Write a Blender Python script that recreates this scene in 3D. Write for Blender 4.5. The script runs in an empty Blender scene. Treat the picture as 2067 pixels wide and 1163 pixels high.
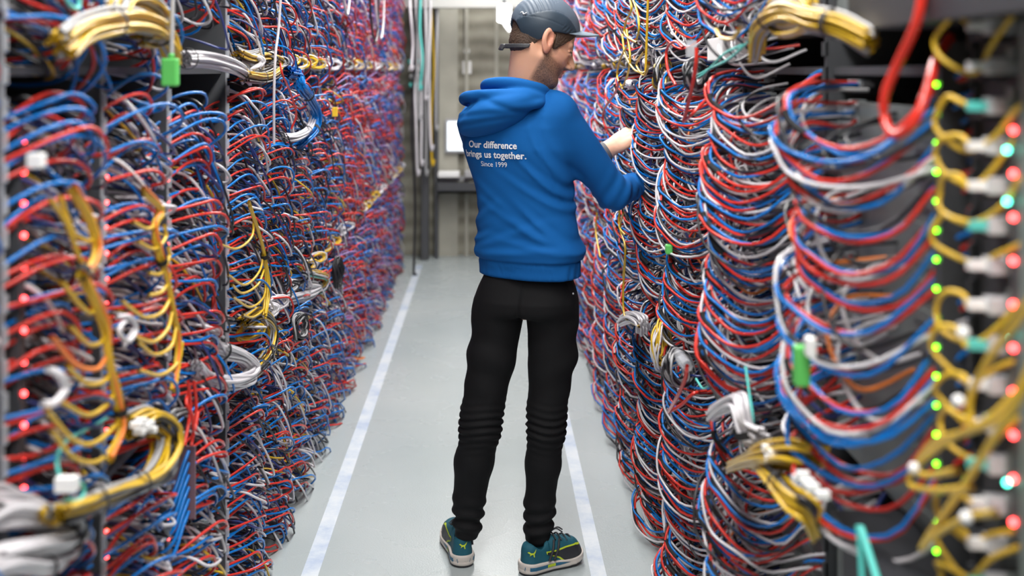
import bpy, math, random
import numpy as np
from mathutils import Vector
from mathutils.bvhtree import BVHTree
random.seed(7); RNG = np.random.default_rng(7)
SC = bpy.context.scene
COL = SC.collection
# ---------------------------------------------------------------- camera, world, lights
F_PX, VX, VY, EYE = 2300.0, 985.0, 143.0, 1.60          # focal length in px, vanishing point, eye height
cd = bpy.data.cameras.new('camera'); cam = bpy.data.objects.new('camera', cd); COL.objects.link(cam)
cam.location = (0, 0, EYE); cam.rotation_euler = (math.pi/2, 0, 0)
cd.sensor_width = 36; cd.lens = 36*F_PX/2067
cd.shift_x = (1033.5-VX)/2067; cd.shift_y = -(581.5-VY)/2067
cd.dof.use_dof = True; cd.dof.focus_distance = 3.68; cd.dof.aperture_fstop = 1.9
cd.clip_start = .05
SC.camera = cam
SC.view_settings.view_transform = 'Standard'; SC.view_settings.look = 'None'
SC.view_settings.exposure = 0.0; SC.view_settings.gamma = 1.0; SC.view_settings.use_curve_mapping = False
w = bpy.data.worlds.new('World'); SC.world = w; w.use_nodes = True
w.node_tree.nodes['Background'].inputs[0].default_value = (.85, .93, 1, 1)
w.node_tree.nodes['Background'].inputs[1].default_value = .06

def area(name, loc, sx, sy, power, col=(1, .98, .95), rot=(0, 0, 0)):
    l = bpy.data.lights.new(name, 'AREA'); l.shape = 'RECTANGLE'; l.size = sx; l.size_y = sy
    l.energy = power; l.color = col
    o = bpy.data.objects.new(name, l); COL.objects.link(o); o.location = loc; o.rotation_euler = rot
    return o
LAMPS = [(0.05, y) for y in (-2.6, -1.0, .6, 2.2, 3.8, 5.4, 7.0, 8.6)]
for (lx, ly) in LAMPS:
    area('tube_light', (lx, ly, 2.93), .30, 1.25, 43)

# ---------------------------------------------------------------- helpers
def at(px, py, d):                       # picture point -> place in the room at depth d
    return np.array([(px-VX)*d/F_PX, d, EYE-(py-VY)*d/F_PX])
def onx(px, py, X):                      # picture point -> place on the vertical plane x = X
    d = F_PX*X/(px-VX); return np.array([X, d, EYE-(py-VY)*d/F_PX])
def mat(name, col, rough=.5, metal=0, spec=.5, bump=0, bscale=200, var=0, emis=None, estr=0, alpha=1, vscale=20, coat=0):
    m = bpy.data.materials.new(name); m.use_nodes = True; nt = m.node_tree
    b = nt.nodes['Principled BSDF']
    b.inputs['Base Color'].default_value = (*col, 1); b.inputs['Roughness'].default_value = rough
    b.inputs['Metallic'].default_value = metal; b.inputs['Specular IOR Level'].default_value = spec
    b.inputs['Coat Weight'].default_value = coat
    if emis: b.inputs['Emission Color'].default_value = (*emis, 1); b.inputs['Emission Strength'].default_value = estr
    if alpha < 1: b.inputs['Alpha'].default_value = alpha
    tc = nt.nodes.new('ShaderNodeTexCoord')
    if bump:
        n = nt.nodes.new('ShaderNodeTexNoise'); n.inputs['Scale'].default_value = bscale; n.inputs['Detail'].default_value = 4
        bp = nt.nodes.new('ShaderNodeBump'); bp.inputs['Strength'].default_value = bump; bp.inputs['Distance'].default_value = .002
        nt.links.new(tc.outputs['Object'], n.inputs['Vector']); nt.links.new(n.outputs['Fac'], bp.inputs['Height'])
        nt.links.new(bp.outputs['Normal'], b.inputs['Normal'])
    if var:
        n = nt.nodes.new('ShaderNodeTexNoise'); n.inputs['Scale'].default_value = vscale; n.inputs['Detail'].default_value = 5
        r = nt.nodes.new('ShaderNodeValToRGB')
        r.color_ramp.elements[0].position = .3; r.color_ramp.elements[1].position = .7
        r.color_ramp.elements[0].color = (*[max(0, c*(1-var)) for c in col], 1)
        r.color_ramp.elements[1].color = (*[min(1, c*(1+var)) for c in col], 1)
        nt.links.new(tc.outputs['Object'], n.inputs['Vector']); nt.links.new(n.outputs['Fac'], r.inputs[0])
        nt.links.new(r.outputs[0], b.inputs['Base Color'])
    return m
M = dict(
    blue=mat('blue_cable', (.001, .16, .54), .2, coat=.12, spec=.4), red=mat('red_cable', (.60, .032, .020), .22, coat=.12, spec=.4),
    white=mat('white_cable', (.63, .61, .64), .28, coat=.2), black=mat('black_cable', (.012, .012, .016), .35, coat=.3),
    navy=mat('navy_cable', (.015, .03, .16), .35, coat=.3),
    yellow=mat('yellow_cable', (.66, .42, .02), .35, coat=.3), violet=mat('violet_cable', (.26, .17, .42), .35, coat=.3),
    teal=mat('teal_cable', (.10, .55, .50), .4), orange=mat('orange_cable', (.8, .22, .04), .4), grey=mat('grey_cable', (.36, .36, .37), .4),
    tie=mat('black_velcro', (.01, .01, .012), .8), plug=mat('grey_plastic', (.38, .41, .43), .45),
    steel=mat('pale_steel', (.42, .43, .45), .35, .6), panel=mat('grey_panel', (.22, .245, .24), .4, .35, var=.12, vscale=6),
    dark=mat('dark_panel', (.02, .021, .026), .5), darkgrey=mat('dark_grey_metal', (.07, .073, .08), .45, .3),
    clear=mat('clear_plastic', (.6, .62, .66), .15, alpha=.45), label=mat('white_label', (.8, .8, .8), .5),
    green=mat('green_plastic', (.10, .48, .10), .45), ytag=mat('yellow_plastic', (.8, .5, .02), .45),
    ledr=mat('red_led', (.8, .02, .02), .4, emis=(1, .06, .06), estr=14), ledg=mat('green_led', (.1, .8, .02), .4, emis=(.22, 1, .02), estr=9),
    ledc=mat('cyan_led', (.1, .8, .6), .4, emis=(.1, 1, .7), estr=9), redplate=mat('smoked_plate', (.16, .09, .11), .3),
)

def setmesh(name, V, Fc, material, smooth=True):
    me = bpy.data.meshes.new(name)
    V = np.asarray(V, dtype=np.float32)
    if isinstance(Fc, np.ndarray):
        n, k = Fc.shape
        me.vertices.add(len(V)); me.vertices.foreach_set('co', V.ravel())
        me.loops.add(n*k); me.loops.foreach_set('vertex_index', Fc.astype(np.int32).ravel())
        me.polygons.add(n); me.polygons.foreach_set('loop_start', np.arange(0, n*k, k, dtype=np.int32))
        me.update(calc_edges=True)
    else:
        me.from_pydata([tuple(map(float, v)) for v in V], [], Fc); me.update()
    if smooth: me.polygons.foreach_set('use_smooth', [True]*len(me.polygons))
    if material: me.materials.append(material)
    return me
def link(name, me, parent=None, loc=None):
    o = bpy.data.objects.new(name, me); COL.objects.link(o)
    if loc is not None: o.location = [float(c) for c in loc]
    if parent: o.parent = parent
    return o
def tag(o, label=None, cat=None, group=None, kind=None):
    if label: o['label'] = label
    if cat: o['category'] = cat
    if group: o['group'] = group
    if kind: o['kind'] = kind
    return o
def empty(name, loc, label, cat, group=None):
    o = link(name, None, None, loc); o.empty_display_size = .1
    return tag(o, label, cat, group)
class MB:
    def __init__(s): s.v = []; s.f = []; s.m = []
    def add(s, V, Fc, mi=0):
        o = len(s.v); s.v += [tuple(map(float, p)) for p in V]; s.f += [tuple(int(i)+o for i in q) for q in Fc]; s.m += [mi]*len(Fc)
    def box(s, a, b, mi=0):
        x0, y0, z0 = a; x1, y1, z1 = b
        V = [(x0,y0,z0),(x1,y0,z0),(x1,y1,z0),(x0,y1,z0),(x0,y0,z1),(x1,y0,z1),(x1,y1,z1),(x0,y1,z1)]
        s.add(V, [(0,3,2,1),(4,5,6,7),(0,1,5,4),(1,2,6,5),(2,3,7,6),(3,0,4,7)], mi)
    def tube(s, P, r, k=8, mi=0):
        V, Fc = tube_arr(np.asarray(P, float), r, k); s.add(V, Fc, mi)
    def ball(s, c, r, mi=0, sx=1, sy=1, sz=1):
        V = []; Fc = []; n, k = 6, 10
        for i in range(n+1):
            for j in range(k):
                a = math.pi*i/n; b = 2*math.pi*j/k
                V.append((c[0]+r*sx*math.sin(a)*math.cos(b), c[1]+r*sy*math.sin(a)*math.sin(b), c[2]+r*sz*math.cos(a)))
        for i in range(n):
            for j in range(k): Fc.append((i*k+j, i*k+k+j, i*k+k+(j+1)%k, i*k+(j+1)%k))
        s.add(V, Fc, mi)
    def build(s, name, mats, parent=None, smooth=False, loc=None, bevel=0):
        V = np.array(s.v)
        if parent is not None: V = V-np.array(wloc(parent))
        elif loc is not None: V = V-np.array(loc)
        me = setmesh(name, V, s.f, None, smooth)
        for m_ in (mats if isinstance(mats, (list, tuple)) else [mats]): me.materials.append(m_)
        me.polygons.foreach_set('material_index', s.m)
        o = link(name, me, parent, loc if parent is None else None)
        if bevel:
            b = o.modifiers.new('bevel', 'BEVEL'); b.width = bevel; b.segments = 2
        return o
def wloc(o):
    p = Vector((0, 0, 0))
    while o is not None: p = p+Vector(o.location); o = o.parent
    return tuple(p)
def spline(P, n):                        # Catmull-Rom through the control points
    P = np.asarray(P, float)
    if len(P) < 3: t = np.linspace(0, 1, n)[:, None]; return P[0]*(1-t)+P[-1]*t
    Q = np.vstack([2*P[0]-P[1], P, 2*P[-1]-P[-2]])
    t = np.linspace(0, len(P)-1-1e-9, n); i = t.astype(int); u = (t-i)[:, None]
    a, b, c, d = Q[i], Q[i+1], Q[i+2], Q[i+3]
    return .5*((2*b)+(c-a)*u+(2*a-5*b+4*c-d)*u*u+(3*b-a-3*c+d)*u**3)
def tube_arr(P, r, k=6):
    n = len(P); T = np.gradient(P, axis=0); T /= np.linalg.norm(T, axis=1)[:, None]+1e-12
    ref = np.array([0.05, .1, 1.]) if abs(T[:, 2]).mean() < .8 else np.array([1., .1, 0.05])
    A = np.cross(T, ref); nl = np.linalg.norm(A, axis=1)[:, None]; A /= nl+1e-9
    for i in range(1, n):
        if A[i] @ A[i-1] < 0: A[i] = -A[i]
    B = np.cross(T, A)
    an = np.arange(k)*2*math.pi/k
    rr = np.broadcast_to(np.asarray(r, float), (n,))[:, None, None]
    V = P[:, None, :]+rr*(np.cos(an)[None, :, None]*A[:, None, :]+np.sin(an)[None, :, None]*B[:, None, :])
    V = V.reshape(-1, 3)
    i = np.arange(n-1)[:, None]*k; j = np.arange(k)[None, :]; j2 = (j+1) % k
    Fq = np.stack([i+j, i+k+j, i+k+j2, i+j2], -1).reshape(-1, 4)
    return V, Fq
ORD = 'bottom second third fourth fifth sixth seventh eighth ninth tenth eleventh twelfth thirteenth fourteenth fifteenth sixteenth seventeenth eighteenth nineteenth twentieth'.split()
NTH = 'nearest second third fourth fifth sixth seventh eighth ninth tenth eleventh twelfth thirteenth fourteenth fifteenth sixteenth seventeenth eighteenth nineteenth twentieth'.split()
# ---------------------------------------------------------------- the room
def floor_mat():
    m = mat('floor_epoxy', (.43, .47, .475), .3, spec=.5); nt = m.node_tree; b = nt.nodes['Principled BSDF']
    tc = nt.nodes.new('ShaderNodeTexCoord')
    n = nt.nodes.new('ShaderNodeTexNoise'); n.inputs['Scale'].default_value = 1.2; n.inputs['Detail'].default_value = 2
    r = nt.nodes.new('ShaderNodeValToRGB'); r.color_ramp.elements[0].position = .3; r.color_ramp.elements[1].position = .72
    r.color_ramp.elements[0].color = (.345, .39, .40, 1); r.color_ramp.elements[1].color = (.41, .45, .455, 1)
    nt.links.new(tc.outputs['Object'], n.inputs['Vector']); nt.links.new(n.outputs['Fac'], r.inputs[0])
    nt.links.new(r.outputs[0], b.inputs['Base Color'])
    n2 = nt.nodes.new('ShaderNodeTexNoise'); n2.inputs['Scale'].default_value = 160; n2.inputs['Detail'].default_value = 3
    bp = nt.nodes.new('ShaderNodeBump'); bp.inputs['Strength'].default_value = .25; bp.inputs['Distance'].default_value = .002
    nt.links.new(tc.outputs['Object'], n2.inputs['Vector']); nt.links.new(n2.outputs['Fac'], bp.inputs['Height'])
    nt.links.new(bp.outputs['Normal'], b.inputs['Normal'])
    n3 = nt.nodes.new('ShaderNodeTexNoise'); n3.inputs['Scale'].default_value = 2.5; n3.inputs['Detail'].default_value = 4
    r3 = nt.nodes.new('ShaderNodeMapRange'); r3.inputs[3].default_value = .20; r3.inputs[4].default_value = .34
    nt.links.new(tc.outputs['Object'], n3.inputs['Vector']); nt.links.new(n3.outputs['Fac'], r3.inputs[0])
    nt.links.new(r3.outputs[0], b.inputs['Roughness'])
    return m
b = MB(); b.box((-2.2, -3.5, -.1), (2.2, 9.9, 0)); tag(b.build('floor', floor_mat()), kind='structure')
def concrete_mat():
    m = mat('concrete', (.40, .385, .33), .8); nt = m.node_tree; b = nt.nodes['Principled BSDF']
    tc = nt.nodes.new('ShaderNodeTexCoord')
    wv = nt.nodes.new('ShaderNodeTexWave'); wv.wave_type = 'BANDS'; wv.bands_direction = 'Z'
    wv.inputs['Scale'].default_value = 2.2; wv.inputs['Distortion'].default_value = 2.5; wv.inputs['Detail'].default_value = 4
    n = nt.nodes.new('ShaderNodeTexNoise'); n.inputs['Scale'].default_value = 3.5; n.inputs['Detail'].default_value = 7
    mx = nt.nodes.new('ShaderNodeMath'); mx.operation = 'MULTIPLY_ADD'; mx.inputs[1].default_value = .35
    r = nt.nodes.new('ShaderNodeValToRGB'); r.color_ramp.elements[0].position = .35; r.color_ramp.elements[1].position = .95
    r.color_ramp.elements[0].color = (.17, .16, .125, 1); r.color_ramp.elements[1].color = (.38, .365, .30, 1)
    nt.links.new(tc.outputs['Object'], wv.inputs['Vector']); nt.links.new(tc.outputs['Object'], n.inputs['Vector'])
    nt.links.new(wv.outputs['Fac'], mx.inputs[0]); nt.links.new(n.outputs['Fac'], mx.inputs[2])
    nt.links.new(mx.outputs[0], r.inputs[0]); nt.links.new(r.outputs[0], b.inputs['Base Color'])
    return m
CONC = concrete_mat()
b = MB(); b.box((-2.2, 9.9, 0), (2.2, 10.1, 3.0))
tag(b.build('wall_back', CONC), kind='structure')
LIGHTC = mat('light_plaster', (.42, .41, .35), .8, var=.15, vscale=4)
b = MB()
for x0, x1, z0, z1 in ((-.45, -.26, 0, 3), (-.20, -.17, 0, 3), (.06, .09, 0, 3)): b.box((x0, 9.84, z0), (x1, 9.905, z1))
tag(b.build('trim_1', LIGHTC), kind='structure')
b = MB(); b.box((-2.4, -3.5, 0), (-2.2, 10.1, 3)); tag(b.build('wall_left', CONC), kind='structure')
b = MB(); b.box((2.2, -3.5, 0), (2.4, 10.1, 3)); tag(b.build('wall_right', CONC), kind='structure')
b = MB(); b.box((-2.4, -3.5, 3.0), (2.4, 10.1, 3.1)); tag(b.build('ceiling', mat('ceiling_paint', (.25, .25, .26), .8)), kind='structure')
b = MB(); b.box((-2.2, 9.35, 2.12), (2.2, 9.5, 2.21)); b.box((-2.2, 9.36, 2.23), (2.2, 9.49, 2.25))
tag(b.build('trim_2', mat('beam_paint', (.42, .42, .40), .6)), kind='structure')
TUBE = mat('lit_tube', (.9, .9, .9), .4, emis=(1, .98, .94), estr=6)
for k, (lx, ly) in enumerate(LAMPS):
    t = empty('ceiling_light', (lx, ly, 3.0), 'long white ceiling light over the aisle, '+NTH[k]+' one', 'light', 'ceiling lights in a row over the aisle')
    b = MB(); b.box((lx-.17, ly-.66, 2.955), (lx+.17, ly+.66, 2.999)); b.build('housing', M['steel'], t)
    b = MB(); b.box((lx-.14, ly-.62, 2.94), (lx+.14, ly+.62, 2.953)); b.build('diffuser', TUBE, t)
# aisle floor tape
def tape_mat():
    m = mat('worn_tape', (.7, .74, .78), .5); nt = m.node_tree; b = nt.nodes['Principled BSDF']
    tc = nt.nodes.new('ShaderNodeTexCoord'); n = nt.nodes.new('ShaderNodeTexNoise'); n.inputs['Scale'].default_value = 5; n.inputs['Detail'].default_value = 9
    n.inputs['Roughness'].default_value = .7
    r = nt.nodes.new('ShaderNodeValToRGB'); e = r.color_ramp.elements
    e[0].position = .36; e[0].color = (.36, .43, .56, 1); e[1].position = .58; e[1].color = (.56, .60, .64, 1)
    x = e.new(.46); x.color = (.46, .52, .60, 1)
    nt.links.new(tc.outputs['Object'], n.inputs['Vector']); nt.links.new(n.outputs['Fac'], r.inputs[0]); nt.links.new(r.outputs[0], b.inputs['Base Color'])
    return m
TP = tape_mat()
def strip(name, x0, x1, y0, y1, lab):
    b = MB(); n = 30
    for i in range(n):
        a, c = y0+(y1-y0)*i/n, y0+(y1-y0)*(i+1)/n
        b.box((x0, a, .0005), (x1, c, .0016))
    tag(b.build(name, TP), lab, 'floor tape', 'worn floor marking tapes')
strip('floor_tape', -.592, -.538, 1.2, 9.4, 'worn bluish white tape line on the floor beside the left racks')
strip('floor_tape', .326, .376, 1.2, 9.4, 'scuffed white tape line on the floor between the man and the right racks')
# things on the back wall
D = 9.8
p0 = at(903, 304, D); p1 = at(962, 245, D)
t = empty('wall_screen', (p0[0], D, p0[2]), 'glowing white screen mounted on the concrete back wall left of the man', 'screen')
b = MB(); b.box((p0[0]-.02, D+.005, p0[2]-.02), (p1[0]+.02, D+.04, p1[2]+.02)); b.build('bezel', M['steel'], t)
b = MB(); b.box((p0[0], D-.005, p0[2]), (p1[0], D+.005, p1[2])); b.build('display', mat('lit_display', (.8, .85, .9), .4, emis=(.9, .97, 1), estr=1.0), t)
p0 = at(886, 384, D); p1 = at(1010, 358, D)
t = empty('wall_shelf', (p0[0], D, p0[2]), 'dark cable shelf running along the back wall under the white screen', 'shelf')
b = MB(); b.box((p0[0], D-.25, p0[2]), (p1[0]+.4, D+.04, p0[2]+.02)); b.box((p0[0], D-.25, p0[2]), (p1[0]+.4, D-.235, p1[2]-.02)); b.build('tray', M['darkgrey'], t)
b = MB(); b.box((p0[0], D-.02, p1[2]-.03), (p1[0]+.4, D+.04, p1[2]+.01)); b.build('rail', M['steel'], t)
p = at(906, 350, 9.6)
b = MB(); b.box((p[0]-.09, 9.55, p[2]-.03), (p[0]+.09, 9.75, p[2]+.01))
tag(b.build('document_tray', M['label'], bevel=.004), 'small white box lying on the left end of the wall shelf', 'box')
p = at(962, 350, 9.6)
b = MB(); b.box((p[0]-.10, 9.55, p[2]-.03), (p[0]+.12, 9.75, p[2]+.02))
tag(b.build('document_tray', M['grey'], bevel=.004), 'pale grey box on the wall shelf nearest the man', 'box')
for (x, y, r_, m_, nm, lab) in ((942, 78, .018, 'dark', 'wall_socket', 'round black socket high on the concrete wall'), (942, 103, .026, 'label', 'wall_socket', 'round white socket under the black one on the concrete wall')):
    p = at(x, y, 9.9); bb = MB(); bb.tube([(p[0], 9.87, p[2]), (p[0], 9.899, p[2])], r_, 16)
    bb.f.append(tuple(range(16))); bb.m.append(0); tag(bb.build(nm, M[m_]), lab, 'wall socket')
p = at(942, 135, 9.88); b = MB(); b.box((p[0]-.035, 9.885, p[2]-.06), (p[0]+.04, 9.899, p[2]+.05))
tag(b.build('wall_notice', M['label']), 'small white paper notice stuck on the concrete wall left of the man', 'notice')
# hanging lamp
p = at(1018, 25, 8.2)
t = empty('hanging_lamp', (p[0], 8.2, p[2]-.07), 'glowing white cylindrical lamp hanging just left of the cap', 'lamp')
b = MB(); b.tube(spline([(p[0], 8.2, p[2]-.075), (p[0], 8.2, p[2]-.05), (p[0], 8.2, p[2]+.03), (p[0], 8.2, p[2]+.06)], 10), np.array([.02, .045, .05, .05, .05, .05, .05, .05, .045, .02]), 16)
b.build('lamp_shade', mat('lit_glass', (.9, .9, .9), .4, emis=(1, 1, .97), estr=10), t, True)
b = MB(); b.tube([(p[0], 8.2, p[2]+.06), (p[0], 8.2, 2.99)], .008); b.build('cord', M['dark'], t)
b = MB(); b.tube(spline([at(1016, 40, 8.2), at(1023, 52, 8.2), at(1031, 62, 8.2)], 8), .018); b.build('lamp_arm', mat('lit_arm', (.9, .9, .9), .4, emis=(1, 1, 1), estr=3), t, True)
# dark pillar with dangling cords between the left racks and the back wall
b = MB(); q0 = at(852, 515, 9.7); b.box((q0[0], 9.6, 0), (q0[0]+.06, 9.75, 3)); tag(b.build('trim_3', M['darkgrey']), kind='structure')
b = MB(); q0 = at(882, 515, 9.7); b.box((q0[0]-.02, 9.7, 0), (q0[0]+.012, 9.78, 3)); tag(b.build('trim_4', M['darkgrey']), kind='structure')
CORDS = [(833, 0, 560, 'black', 8.9), (842, 0, 240, 'grey', 9.2), (857, 0, 200, 'white', 9.3), (862, 0, 350, 'grey', 9.4), (868, 0, 300, 'white', 9.3), (874, 0, 330, 'yellow', 9.5), (879, 0, 260, 'grey', 9.4), (838, 0, 350, 'white', 9.1), (846, 0, 330, 'white', 9.3), (850, 0, 180, 'teal', 9.2), (827, 0, 140, 'white', 8.8)]
for i, (x, y0, y1, c, d) in enumerate(CORDS):
    a = at(x, -60 if y0 == 0 else y0, d); e = at(x+RNG.uniform(-4, 6), y1, d)
    pts = [a]+[a+(e-a)*f+np.array([RNG.uniform(-.02, .02), RNG.uniform(-.03, .03), 0]) for f in (.25, .5, .75)]+[e, e+np.array([.02, 0, .03])]
    V, Fq = tube_arr(spline(pts, 24), .011, 6)
    tag(link('dangling_cable', setmesh('dangling_cable', V, Fq, M[c])), '%s cord dangling at the far end of the left racks, %s from the left' % (c, ['first', 'second', 'third', 'fourth', 'fifth', 'sixth', 'seventh', 'eighth', 'ninth', 'tenth', 'last'][sorted(range(11), key=lambda k: CORDS[k][0]).index(i)]), 'cable', 'cords hanging at the end of the aisle')
for i, (x, y) in enumerate(((838, 125), (839, 140), (841, 155), (840, 172))):
    p = at(x, y, 9.66); b = MB(); b.tube([p+np.array([-.06, 0, 0]), p+np.array([.09, 0, .005])], .022, 12)
    tag(b.build('pipe_stub', M[('teal', 'label', 'grey', 'teal')[i]], smooth=True), '%s pipe stub stacked beside the dark pillar at the far end, %s one down' % (('pale teal', 'white', 'grey', 'pale teal')[i], ('top', 'second', 'third', 'lowest')[i]), 'pipe', 'stacked pipe stubs at the far end')
# ---------------------------------------------------------------- racks
TIERS = [(0.06, .76, 'floor'), (.86, 1.54, 'lower shelf'), (1.68, 2.38, 'upper shelf')]
LZ = [1.30, 1.74, 2.19, 2.64, 3.23, 3.70, 4.06, 4.54]
while LZ[-1] < 8.8: LZ.append(LZ[-1]+.47)
RZ = [1.60, 2.30, 3.02, 3.62, 4.16]
while RZ[-1] < 8.6: RZ.append(RZ[-1]+.50)
def cname(side, k):
    return NTH[k] if k < len(NTH) else 'farthest'
LEDS = {}
def rack(side, k, z0, z1):
    s = -1 if side == 'left' else 1
    xf = .885 if side == 'left' else .70
    xo = .744 if side == 'left' else .685
    z1 = min(z1, z1)-.006
    t = empty('network_rack', (s*(xf+.2), z0, 0), '%s rack of the %s row, densely hung with cable loops' % (NTH[k].replace('nearest', 'frontmost'), side), 'rack', 'server racks lining the %s of the aisle' % side)
    pm = M['dark'] if side == 'left' else M['panel']
    for (a, c, nm) in TIERS:
        b = MB(); xs = sorted((s*xf, s*(xf+.35)))
        b.box((xs[0], z0+.03, a), (xs[1], z1-.01, c))
        for j in range(14):                 # ventilation louvres and ports
            h = a+.02+j*(c-a-.04)/14
            y0_, y1_ = sorted((s*(xf-.006), s*xf)); b.box((y0_, z0+.06, h), (y1_, z0+.06+.30*(z1-z0), h+.018), 1)
        b.build('equipment_panel', [pm, M['darkgrey'] if side == 'left' else M['panel']], t)
    b = MB(); xs = sorted((s*xo, s*(xf+.3))); b.box((xs[0], z0-.003, .02), (xs[1], z0+.003, 2.45)); b.build('side_fin', M['darkgrey'], t)
    # comb slots on the fin edge
    b = MB()
    xs = sorted((s*xo, s*(xo-.004))); b.box((xs[0], z0-.004, .04), (xs[1], z0+.004, 2.43))
    for h in np.arange(.08, 2.4, .05):
        xs = sorted((s*xo, s*(xo-.010))); b.box((xs[0], z0-.004, h), (xs[1], z0+.004, h+.028))
    b.build('cable_comb', M['clear'] if side == 'left' else M['darkgrey'], t)
    for a, nm in ((.795, 'shelf'), (1.60, 'shelf'), (2.42, 'shelf')):
        b = MB(); xs = sorted((s*(xo+.01), s*(xf+.34))); b.box((xs[0], z0, a-.008), (xs[1], z1, a+.008)); b.build('shelf', M['darkgrey'], t)
    b = MB(); xs = sorted((s*(xf+.36), s*(xf+.9))); b.box((xs[0], z0, 0), (xs[1], z1, 2.46)); b.build('cabinet', M['darkgrey'], t)
    return t
for k in range(len(LZ)-1): rack('left', k, LZ[k], LZ[k+1])
for k in range(len(RZ)-1): rack('right', k, RZ[k], RZ[k+1])
SKIP_L = {}
specs = []      # (colour, pts, radius, npts, plug, side, col, tier, row)
def J(a): return RNG.uniform(-a, a)
def P(x, y, z): return (x+J(.006), y+J(.006), z+J(.006))
def in_frame(p, m=150):
    u = VX+p[0]*F_PX/p[1]; v = VY+(EYE-p[2])*F_PX/p[1]
    return -m < u < 2067+m and -m < v < 1163+m
def add(colr, pts, r, n, plug, side, k, ti, row):
    pts = np.array(pts); mid = pts[len(pts)//2]
    if in_frame(mid): specs.append([colr, pts, r, n, plug, side, k, ti, row])
for k in range(len(LZ)-1):
    z0, W = LZ[k], LZ[k+1]-LZ[k]
    if k == 3: W = .44
    far = z0 > 5.4; n = 26 if z0 < 4.2 else 16 if z0 < 5 else (11 if z0 < 6.5 else 8)
    r0 = .0037 if z0 < 3 else .0035 if z0 < 4.6 else .0040
    for ti, (a, c, nm) in enumerate(TIERS):
        N = 15
        for i in range(N):
            if ti == 2 and ((k == 3 and i < 3) or (k == 4 and i < 1)): continue
            h = a+(i+.6)*(c-a)/N+J(.008); u = i/(N-1)
            rise = -.13+.20*u; hp = h-.16*(u-.45)
            xp = -.90
            if k == 4: xp = -.785; hp = (1.13+.36*u) if ti == 1 else (h-.04*(u-.5))
            colb = 'violet' if far and RNG.random() < .45 else 'blue'
            for j in range(2):
                cc = (colb, 'violet' if z0 > 6 and RNG.random() < .3 else 'red')[j]
                for m_ in range(2 if z0 < 5.4 else 3):
                    if (m_ and RNG.random() < .45) or RNG.random() < .08: continue
                    e = J(.025); oz = j*.014+m_*.02
                    o = RNG.uniform(-.015, .05); w = W*RNG.uniform(.75, 1.15)
                    ap = -.02+.075*u+e; en = -.16+.14*u+J(.02)
                    add(cc, [P(xp, z0-.11-m_*.02*(k != 4), hp), P(max(xp, -.83)+.012*(k == 4), z0-.06, hp+.25*(h-hp)), (-.762-oz*.2, z0-.004, h-oz), P(-.725+o*.7, z0+.18*w, h+ap*.85-oz), P(-.708+o, z0+.38*w, h+ap*.9+en*.1-oz), P(-.712+o, z0+.54*w, h+ap*.45+en*.5-oz), P(-.745, z0+.63*w, h+en), P(-.82, z0+.66*w, h+en-.02), P(-.89, z0+.62*w, h+en-.02)], r0, n, ti != 2, 'left', k, ti, i)
            if True:
                pick = ['white', 'white', 'white', 'black', 'black', 'navy', 'black', 'blue', 'navy', 'yellow' if RNG.random() < .4 else 'black'] if not far else ['white', 'violet', 'blue', 'red', 'white', 'navy', 'orange' if RNG.random() < .3 else 'red']
                for cc in pick:
                    if RNG.random() < .22: continue
                    yy = RNG.uniform(.04, .5)*W; hh = h+J(.03); dr = RNG.uniform(.02, .11 if k < 3 else .17); o = RNG.uniform(-.02, .055 if k < 3 else .085)
                    x1 = -.79+o
                    add(cc, [P(-.89, z0+yy, hh+.01), P(x1-.02, z0+yy+.03, hh+.012), P(x1+.03, z0+yy+.14*W, hh-.3*dr), P(x1+.045, z0+yy+.32*W, hh-dr), P(x1+.01, z0+yy+.42*W, hh-dr-.012), P(x1-.05, z0+yy+.36*W, hh-dr*.9), P(-.89, z0+yy+.25*W, hh-dr*.7)], r0*(1.05 if cc == 'white' else .9), n, False, 'left', k, ti, i)
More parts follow.
